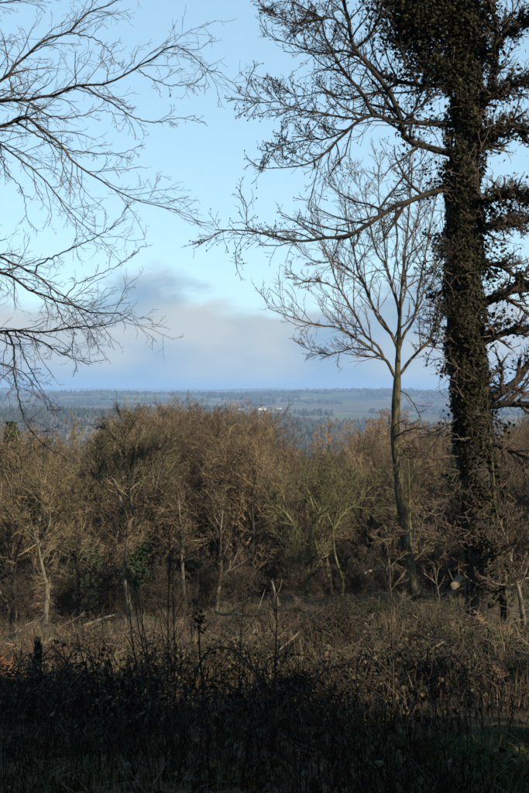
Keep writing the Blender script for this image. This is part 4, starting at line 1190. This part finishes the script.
def near_carpet():  # dark plants in place of straw, deepening the foreground shade by colour
    rng = np.random.default_rng(111)
    n = 11000
    x, d, z = scatter(rng, n, 2.2, 11.5, 1.3)
    grassy = (x > 0.9 + 0.25 * wavenoise(x, d, 1.0, 4, 15)) & (d < 6.0)
    m = (wavenoise(x, d, 2.2, 6, 14) > -0.4) & ~grassy
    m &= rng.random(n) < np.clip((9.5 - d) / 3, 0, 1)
    x, d, z = x[m], d[m], z[m]
    pos = np.stack([x, d, z + rng.random(len(x)) ** 1.3 * 0.26], 1)
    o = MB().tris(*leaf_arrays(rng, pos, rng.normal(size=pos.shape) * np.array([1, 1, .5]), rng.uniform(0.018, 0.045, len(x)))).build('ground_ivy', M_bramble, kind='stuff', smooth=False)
    tag(o, 'dark low ivy and bramble leaves carpeting the shaded foreground', 'ground cover')
    # thicket of dead upright stems
    n = 9000
    x, d, z = scatter(rng, n, 2.6, 12.0, 1.4)
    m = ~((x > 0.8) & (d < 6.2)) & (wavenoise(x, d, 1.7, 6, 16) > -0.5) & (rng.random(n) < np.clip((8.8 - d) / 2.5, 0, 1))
    x, d, z = x[m], d[m], z[m]; n = len(x)
    h = rng.uniform(0.10, 0.36, n) * np.clip(1.1 - 0.35 * wavenoise(x, d, 2.5, 5, 17), 0.6, 1.5)
    M = 6; t = np.linspace(0, 1, M)
    a = rng.uniform(0, 6.283, n); ln = rng.gamma(1.5, 0.16, n) * h
    pts = np.empty((n, M, 3))
    pts[..., 0] = x[:, None] + (np.cos(a) * ln)[:, None] * t ** 1.6
    pts[..., 1] = d[:, None] + (np.sin(a) * ln)[:, None] * t ** 1.6
    pts[..., 2] = z[:, None] - 0.03 + h[:, None] * t
    pts += rng.normal(size=pts.shape) * 0.006
    rad = rng.uniform(0.0018, 0.0042, n)[:, None] * np.linspace(1, 0.45, M)[None]
    lv = grow(rng, pts, rad, 4, 0.3, 1.0, 0.6, 0.3, 4, 0.15, 0.05, 0.7, 0.0014)
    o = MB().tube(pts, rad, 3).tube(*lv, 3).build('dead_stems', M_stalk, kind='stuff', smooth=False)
    tag(o, 'thicket of short dark dead weed stems filling the shaded foreground', 'dead stems')
near_carpet()

# ------------------------------------------------------------------ bramble mounds, logs, stumps and stalks
def small_things():
    rng = np.random.default_rng(140)
    def mound(px, d, w, h, label, leaf=M_bramble, cnt=1100, name='bramble_mound', stems=60):
        b = at(px, d)
        root = thing(name, b, label, 'bush', 'bramble mounds')
        a = rng.uniform(0, 2 * np.pi, stems); M = 8
        t = np.linspace(0, 1, M)
        reach = rng.uniform(0.4, 1.0, stems) * w; hh = rng.uniform(0.6, 1.15, stems) * h
        pts = np.empty((stems, M, 3))
        ox, oy = rng.normal(size=(2, stems)) * w * 0.3
        pts[..., 0] = ox[:, None] + np.cos(a)[:, None] * reach[:, None] * t
        pts[..., 1] = oy[:, None] + np.sin(a)[:, None] * reach[:, None] * t
        pts[..., 2] = hh[:, None] * 4 * (t * (1.08 - t)) * 0.9 - 0.05
        pts += rng.normal(size=pts.shape) * 0.02
        for_rad = rng.uniform(0.004, 0.008, stems)[:, None] * np.linspace(1, 0.4, M)[None]
        lv = grow(rng, pts, for_rad, 6, 0.1, 1, 0.8, 0.22, 4, 0.2, 0.0, 0.7, 0.003)
        MB().tube(pts, for_rad, 4).tube(*lv, 3).build('stems', M_stalk, root, kind='stuff', smooth=False)
        src = np.concatenate([pts[:, 1:].reshape(-1, 3), lv[0][:, 1:].reshape(-1, 3)])
        q = src[rng.integers(0, len(src), cnt)] + rng.normal(size=(cnt, 3)) * 0.05
        MB().tris(*leaf_arrays(rng, q, rng.normal(size=(cnt, 3)) + np.array([0, 0, 0.8]), rng.uniform(0.016, 0.038, cnt))).build('leaves', leaf, root, kind='stuff', smooth=False)
        return root
    mound(172, 9.5, 0.40, 0.34, 'dark bramble mound behind the tall foreground stalks left of centre', cnt=1300)
    mound(230, 10.0, 0.40, 0.30, 'broad dark bramble mound at centre, next to the arching stem', cnt=1300)
    mound(328, 13.5, 0.55, 0.42, 'dark green bramble mound in front of the mossy forked tree', M_ivy, cnt=1500)
    mound(362, 14.2, 0.50, 0.34, 'dark bramble mound right of centre at edge of shade')
    mound(428, 16.5, 0.75, 0.36, 'low dark bracken mound left of ivy-clad trunk foot', cnt=900)
    mound(343, 24.0, 0.45, 0.50, 'small dark heathery bush before the round-crowned tree')
    mound(392, 22.5, 0.55, 0.38, 'small green leafy bush at the foot of the slender tree', M_green, cnt=900)
    mound(92, 16.0, 0.70, 0.40, 'brown bramble heap in sunlight at left of clearing', M_fern)
    mound(35, 14.0, 0.60, 0.38, 'brown bramble heap beside dark dead stump at left', M_fern)
    mound(270, 19.0, 0.60, 0.40, 'brown bramble heap in the sunlit middle of the clearing', M_fern)
    mound(480, 12.0, 0.70, 0.45, 'dark bramble mound in the shade below the ivy-clad trunk', M_ivy, cnt=1500)
    mound(120, 7.0, 0.60, 0.42, 'dark bramble mound in foreground shade at lower left')
    mound(300, 7.5, 0.65, 0.38, 'dark bramble mound in foreground shade at lower middle')
    mound(30, 8.0, 0.60, 0.35, 'dark bramble mound in foreground shade under the red bracken')
    mound(420, 8.5, 0.60, 0.35, 'dark bramble mound in foreground shade at lower right')
    # fallen logs and branches
    def log(px0, px1, d0, d1, lift, r, label, mat=M_palebark, name='fallen_log', stubs=2):
        a, b = np.array(at(px0, d0)), np.array(at(px1, d1))
        a[2] += lift[0]; b[2] += lift[1]
        c = (a + b) / 2
        root = thing(name, (c[0], c[1], gz(c[0], c[1])), label, 'log', 'fallen wood in the clearing')
        O = np.array(root.location)
        m = c + rng.normal(size=3) * 0.05
        p = spline([a, (a + m) / 2 + rng.normal(size=3) * .03, m, (b + m) / 2 + rng.normal(size=3) * .03, b], 14)
        rr = r * np.linspace(1, 0.6, 14)
        v, f = tube_arrays(p[None], rr[None], 8)
        mb = MB().quads(v, f)
        for e, s in ((0, 1), (13, -1)):
            ring = v[e * 8:e * 8 + 8]
            vv = np.vstack([ring, ring.mean(0)])
            mb.tris(vv, np.array([[i, (i + 1) % 8, 8] for i in range(8)])[:, ::-s])
        mb.build('trunk', mat, root, origin=O)
        for q in range(stubs):
            i = rng.integers(4, 12)
            dr = unit(rng.normal(size=3) + np.array([0, 0, 0.8]))
            L = rng.uniform(0.2, 0.7)
            MB().tube(spline([p[i], p[i] + dr * L * .5, p[i] + dr * L + rng.normal(size=3) * .06], 6), np.linspace(rr[i] * .5, .006, 6), 5).build('branch', mat, root, origin=O)
        return root
    log(84, 118, 22, 24, (.12, .40), 0.028, 'thin pale fallen trunk slanting up to the greenish tree foot')
    log(-12, 28, 23.5, 24, (1.9, .15), 0.035, 'pale bare branch leaning down from the left edge', name='leaning_branch')
    log(95, 122, 17, 16.4, (.12, .12), 0.05, 'short pale log lying in sun at left of clearing')
    log(290, 268, 21, 20, (.30, .15), 0.05, 'pale broken log lying in the middle of the clearing')
    log(364, 392, 33, 34, (1.05, 1.0), 0.05, 'level pale branch propped behind the clearing left of slender tree')
    log(372, 372, 33.2, 33.1, (0.0, 1.0), 0.035, 'short upright post holding the level branch', name='upright_stick', stubs=0)
    log(215, 262, 26, 24, (.12, .25), 0.04, 'thin pale log lying before the birch-like tree')
    log(440, 470, 27, 26, (.25, .45), 0.06, 'grey log lying behind the ivy trunk foot')
    log(440, 452, 16.6, 17.2, (.02, .55), 0.03, 'dark stick leaning on the ground left of ivy trunk', M_bark, 'leaning_branch', 0)
    # pale sawn log end seen between the slender tree and the ivy trunk
    b = at(455, 24.5)
    root = thing('sawn_log', b, 'pale yellow sawn log end left of the ivy-clad trunk', 'log', 'fallen wood in the clearing')
    p = np.array([[0.0, 0, 0.34], [0.15, 0.55, 0.33], [0.3, 1.1, 0.32]])
    ang = np.arange(14) * 2 * np.pi / 14
    rr = 0.095 * (1 + 0.12 * np.sin(ang * 3 + 1))
    ring0 = np.stack([np.cos(ang) * rr, -np.sin(ang) * rr * 0 , np.sin(ang) * rr * 0.85], 1)
    v = np.concatenate([ring0 + q for q in p])
    F = np.array([[i * 14 + j, i * 14 + (j + 1) % 14, i * 14 + 14 + (j + 1) % 14, i * 14 + 14 + j] for i in range(2) for j in range(14)])
    MB().quads(v, F).build('bark', M_bark, root)
    f = np.vstack([ring0 + p[0] + [0, -0.004, 0], p[0] + [0, -0.012, 0]])
    MB().tris(f, np.array([[j, (j + 1) % 14, 14] for j in range(14)])).build('cut_face', M_sawn, root, smooth=False)
    # a second log under it, so that it rests on something
    log(447, 466, 25.0, 25.1, (.10, .10), 0.11, 'dark log lying under the sawn log end', M_bark, stubs=0)
    # dark dead stump at the left
    b = at(38, 8.6)
    root = thing('dead_stump', b, 'dark dead stump standing in shade at the left', 'tree stump')
    p = spline([(0, 0, -0.1), (0.01, 0, 0.12), (-0.012, 0.01, 0.28), (0.004, 0, 0.40)], 16)
    v, f = tube_arrays(p[None], np.interp(np.linspace(0, 1, 16), [0, .3, 1], [0.06, 0.036, 0.032])[None], 11)
    MB().quads(v + rng.normal(size=v.shape) * 0.004, f).build('trunk', M_bark, root)
    for q in range(7):
        a_ = q * 0.9; c_ = np.array([math.cos(a_) * .02, math.sin(a_) * .02, 0.37])
        MB().tube(np.stack([p[-1] * 0 + c_, c_ + [0, 0, .05], c_ + [rng.normal() * .01, 0, rng.uniform(.06, .16)]]), np.array([.014, .010, .002]), 5).build('splinter', M_bark, root)
    for q in ([(0, 0, 0.2), (-0.05, 0, 0.25), (-0.12, 0.02, 0.24), (-.16, 0, .28)], [(0, 0, 0.28), (0.07, 0, 0.33), (0.13, 0, 0.32)]):
        MB().tube(spline(q, 7), np.linspace(0.010, 0.003, 7), 5).build('branch', M_bark, root)
    # tall dark weed stalks in the foreground
    def stalk(px, d, top, lean, label, group, head=False, bend=0.0, r=0.006, twigs=0):
        b = at(px, d)
        h = (EYE - (top - HORP) / FPX * d) - b[2]
        root = thing('dead_stalk', b, label, 'plant stalk', group)
        lx = lean / FPX * d
        p = spline([(0, 0, -0.05), (lx * .25 + rng.normal() * .01, rng.normal() * .02, h * .33), (lx * .6 + rng.normal() * .012, rng.normal() * .03, h * .68), (lx + bend, rng.normal() * .03, h)], 16)
        rr = np.linspace(r, r * .4, 16)
        MB().tube(p, rr, 5).build('stem', M_stalk, root)
        if twigs:
            lv = grow(rng, p[None], rr[None], twigs, 0.35, 0.98, 0.5, 0.22, 5, 0.1, 0.1, 0.7, 0.0022, taper=0.4)
            MB().tube(*lv, 3).build('side_shoots', M_stalk, root, kind='stuff')
        if head:
            n = 70
            q = p[-1] + rng.normal(size=(n, 3)) * np.array([.022, .022, .05])
            MB().tris(*leaf_arrays(rng, q, rng.normal(size=(n, 3)), rng.uniform(.012, .03, n))).build('seed_head', M_stalk, root, kind='stuff', smooth=False)
    S = 'tall thin dark dead stalk in the foreground shade'
    G = 'thin stalks in the foreground'
    stalk(204, 7.2, 620, -5, 'stout dark stalk with knobbly seed head near the bramble mound at centre left', G, True, r=.010)
    stalk(146, 7.0, 560, -20, 'leftmost of the close dark stalks, leaning left', G, r=.006, twigs=6)
    stalk(150, 6.8, 575, -16, 'dark stalk leaning left just right of the leftmost one', G, r=.006, twigs=5)
    stalk(156, 7.4, 572, -24, 'long dark stalk crossing its neighbours at left of centre', G, r=.005, twigs=5)
    stalk(166, 7.2, 545, 4, 'tall straight dark stalk with twiggy top left of centre', G, r=.006, twigs=9)
    stalk(176, 7.6, 566, -3, 'slim dark stalk right of the tall straight one', G, r=.005, twigs=6)
    stalk(190, 8.2, 580, 8, 'slim dark stalk just left of seed-headed stalk', G, r=.005, twigs=6)
    stalk(252, 8.0, 628, 12, 'short hooked dark stalk right of the broad bramble mound', G, True, r=.008)
    stalk(242, 7.4, 590, 2, 'dark upright stalk right of seed-headed stalk', G, r=.005, twigs=5)
    stalk(276, 7.0, 556, -2, 'tall single dark stalk at centre in front of the snag', G, r=.007, twigs=8)
    stalk(285, 7.8, 600, 5, 'thin dark stalk right of the tall central stalk', G, r=.004, twigs=5)
    stalk(392, 7.5, 566, -3, 'tall dark stalk with fine side twigs below the slender tree', G, r=.008, twigs=12)
    stalk(340, 8.5, 640, 3, 'short dark twiggy stalk right of centre in shade', G, r=.005, twigs=7)
    stalk(412, 8.0, 628, -6, 'thin stalk right of the twiggy tall stalk below the slender tree', G, r=.004, twigs=4)
    stalk(72, 8.2, 640, 4, 'thin dark stalk right of the dead stump', G, r=.004, twigs=5)
    stalk(60, 8.0, 655, -4, 'short dark stalk next to the dead stump', G, r=.004, twigs=5)
    stalk(98, 7.6, 628, -4, 'dark stalk standing alone between stump and close stalks', G, r=.004, twigs=5)
    stalk(436, 7.0, 690, 6, 'pale-ended stalk at lower right', G, r=.004)
    for i in range(46):
        px = rng.uniform(-10, 520)
        d = rng.uniform(5.2, 8.8)
        stalk(px, d, rng.uniform(655, 715), rng.uniform(-14, 14), 'one of many short thin dead stalks in the dark foreground', 'short stalks in the dark foreground', r=.0035, twigs=int(rng.integers(0, 5)))
    # arching bramble stem
    b = at(268, 7.2)
    root = thing('arching_bramble', b, 'long arching bramble stem over the shade right of seed-headed stalk', 'bramble')
    p = spline([(P(x, y, 7.2) - np.array(b)) for x, y in ((192, 690), (198, 668), (208, 652), (222, 648), (236, 652), (250, 666), (262, 684), (270, 706))], 22)
    MB().tube(p, np.linspace(.008, .003, 22), 5).build('stem', M_stalk, root)
    n = 46
    q = p[rng.integers(1, 22, n)] + rng.normal(size=(n, 3)) * .03
    MB().tris(*leaf_arrays(rng, q, rng.normal(size=(n, 3)) + [0, 0, .6], rng.uniform(.02, .045, n))).build('leaves', M_bramble, root, kind='stuff', smooth=False)
small_things()

# ------------------------------------------------------------------ the far side of the valley
def far_side():
    rng = np.random.default_rng(200)
    n = 26000
    d = np.exp(rng.uniform(math.log(480), math.log(7200), n))
    x = rng.uniform(-1, 1, n) * d * 0.29
    wd = wavenoise(x, d * 0.6, 700, 6, 20) + 0.6 * wavenoise(x, d * 0.5, 260, 6, 21)
    ridge = (d > 4400) & (d < 5600)
    farm = np.hypot(x - 0.0, (d - 3200) / 2.2) < 150
    keep = ~farm & (wd > 0.40) | ((d < 2000) & (wd > -0.1)) | (ridge & (wd > -0.5))
    x, d = x[keep], d[keep]
    m_ = 4200
    x = np.concatenate([x, -330 + rng.normal(size=m_) * 230]); d = np.concatenate([d, 1600 + rng.normal(size=m_) * 260])
    z = ground(x, d)
    n = len(x)
    h = rng.uniform(9, 17, n); h[-m_:] *= 0.6; w = h * rng.uniform(0.30, 0.5, n) * np.clip(d / 2600, 0.8, 1.9)
    k = 6
    prof = np.array([[0.0, 0.55], [0.18, 0.95], [0.5, 1.0], [0.78, 0.62], [1.0, 0.10]])
    con = rng.random(n) < np.where(wavenoise(x, d, 900, 5, 22) > 0.1, 0.8, 0.2)
    con[-m_:] = rng.random(m_) < 0.9
    profc = np.array([[0.0, 0.9], [0.2, 0.85], [0.5, 0.55], [0.78, 0.27], [1.0, 0.03]])
    ang = np.arange(k) * 2 * np.pi / k
    V = np.empty((n, 5, k, 3))
    for i in range(5):
        rr = np.where(con, profc[i, 1] * .8, prof[i, 1])[:, None] * w[:, None] * rng.uniform(0.7, 1.25, (n, k))
        V[:, i, :, 0] = x[:, None] + np.cos(ang) * rr
        V[:, i, :, 1] = d[:, None] + np.sin(ang) * rr
        V[:, i, :, 2] = z[:, None] - 0.5 + h[:, None] * prof[i, 0] * rng.uniform(0.9, 1.08, (n, k))
    base = (np.arange(n) * 5 * k)[:, None, None] + (np.arange(4) * k)[None, :, None]
    j = np.arange(k)[None, None]; j2 = (j + 1) % k
    F = np.stack([base + j, base + j2, base + k + j2, base + k + j], -1).reshape(-1, 4)
    o = MB().quads(V.reshape(-1, 3), F).build('far_wood', M_farwood, kind='stuff', smooth=False)
    tag(o, 'hazy blue woods on the far side of the valley', 'wood')
    # white farm buildings
    def house(px, d, L, Wd, H, rh, rz, label):
        b = at(px, d)
        root = thing('farm_building', b, label, 'building', 'white buildings across the valley')
        root.rotation_euler = (0, 0, rz)
        l, w = L / 2, Wd / 2
        v = np.array([[-l, -w, -3], [l, -w, -3], [l, w, -3], [-l, w, -3], [-l, -w, H], [l, -w, H], [l, w, H], [-l, w, H], [-l, 0, H + rh], [l, 0, H + rh]], float)
        mb = MB().quads(v, np.array([[0, 1, 5, 4], [1, 2, 6, 5], [2, 3, 7, 6], [3, 0, 4, 7]]))
        mb.tris(v, np.array([[4, 8, 7], [5, 6, 9]]))
        mb.build('wall', M_white, root, smooth=False)
        e = 0.5
        r = np.array([[-l - e, -w - e, H - .2], [l + e, -w - e, H - .2], [l + e, 0, H + rh + .25], [-l - e, 0, H + rh + .25], [l + e, w + e, H - .2], [-l - e, w + e, H - .2],
                      [-l - e, -w - e, H], [l + e, -w - e, H], [l + e, 0, H + rh + .5], [-l - e, 0, H + rh + .5], [l + e, w + e, H], [-l - e, w + e, H]])
        MB().quads(r, np.array([[0, 3, 2, 1], [3, 5, 4, 2], [6, 7, 8, 9], [9, 8, 10, 11], [0, 1, 7, 6], [4, 5, 11, 10]])).build('roof', M_slate, root, smooth=False)
        nw = max(3, int(L / 6))
        for i in range(nw):
            cx = -l + (i + .5) * L / nw
            for zc in ((H * .35, H * .75) if H > 6 else (H * .5,)):
                q = np.array([[cx - .7, -w - .05, zc - .8], [cx + .7, -w - .05, zc - .8], [cx + .7, -w - .05, zc + .8], [cx - .7, -w - .05, zc + .8],
                              [cx - .7, -w + .05, zc - .8], [cx + .7, -w + .05, zc - .8], [cx + .7, -w + .05, zc + .8], [cx - .7, -w + .05, zc + .8]])
                MB().quads(q, np.array([[0, 1, 2, 3], [0, 4, 5, 1], [1, 5, 6, 2], [2, 6, 7, 3], [3, 7, 4, 0]])).build('window', M_pane, root, smooth=False)
    house(241, 3300, 16, 9, 4, 3, 0.25, 'long white building left of the tallest white house across the valley')
    house(262, 3340, 26, 11, 6, 5, 0.1, 'tallest white house across the valley at centre')
    house(279, 3400, 15, 8, 3.5, 3, -0.15, 'low pale building right of the tallest white house across the valley')
far_side()

# ------------------------------------------------------------------ the air over the valley
def haze():
    x0, x1, y0, y1, z0, z1 = -9000, 9000, -700, 17800, -260, 90
    v = np.array([[x, y, z] for z in (z0, z1) for y in (y0, y1) for x in (x0, x1)], float)
    F = np.array([[0, 2, 3, 1], [4, 5, 7, 6], [0, 1, 5, 4], [2, 6, 7, 3], [0, 4, 6, 2], [1, 3, 7, 5]])
    m = bpy.data.materials.new('haze')
    m.use_nodes = True
    N, Lk = m.node_tree.nodes, m.node_tree.links
    N.clear()
    out = N.new('ShaderNodeOutputMaterial')
    pv = N.new('ShaderNodeVolumePrincipled')
    pv.inputs['Color'].default_value = (0.34, 0.55, 0.88, 1)
    pv.inputs['Density'].default_value = 0.00014
    pv.inputs['Anisotropy'].default_value = 0.0
    Lk.new(pv.outputs[0], out.inputs['Volume'])
    o = MB().quads(v, F).build('haze', m, kind='stuff', smooth=False)
    tag(o, 'thin blue haze filling the valley air', 'haze')
haze()
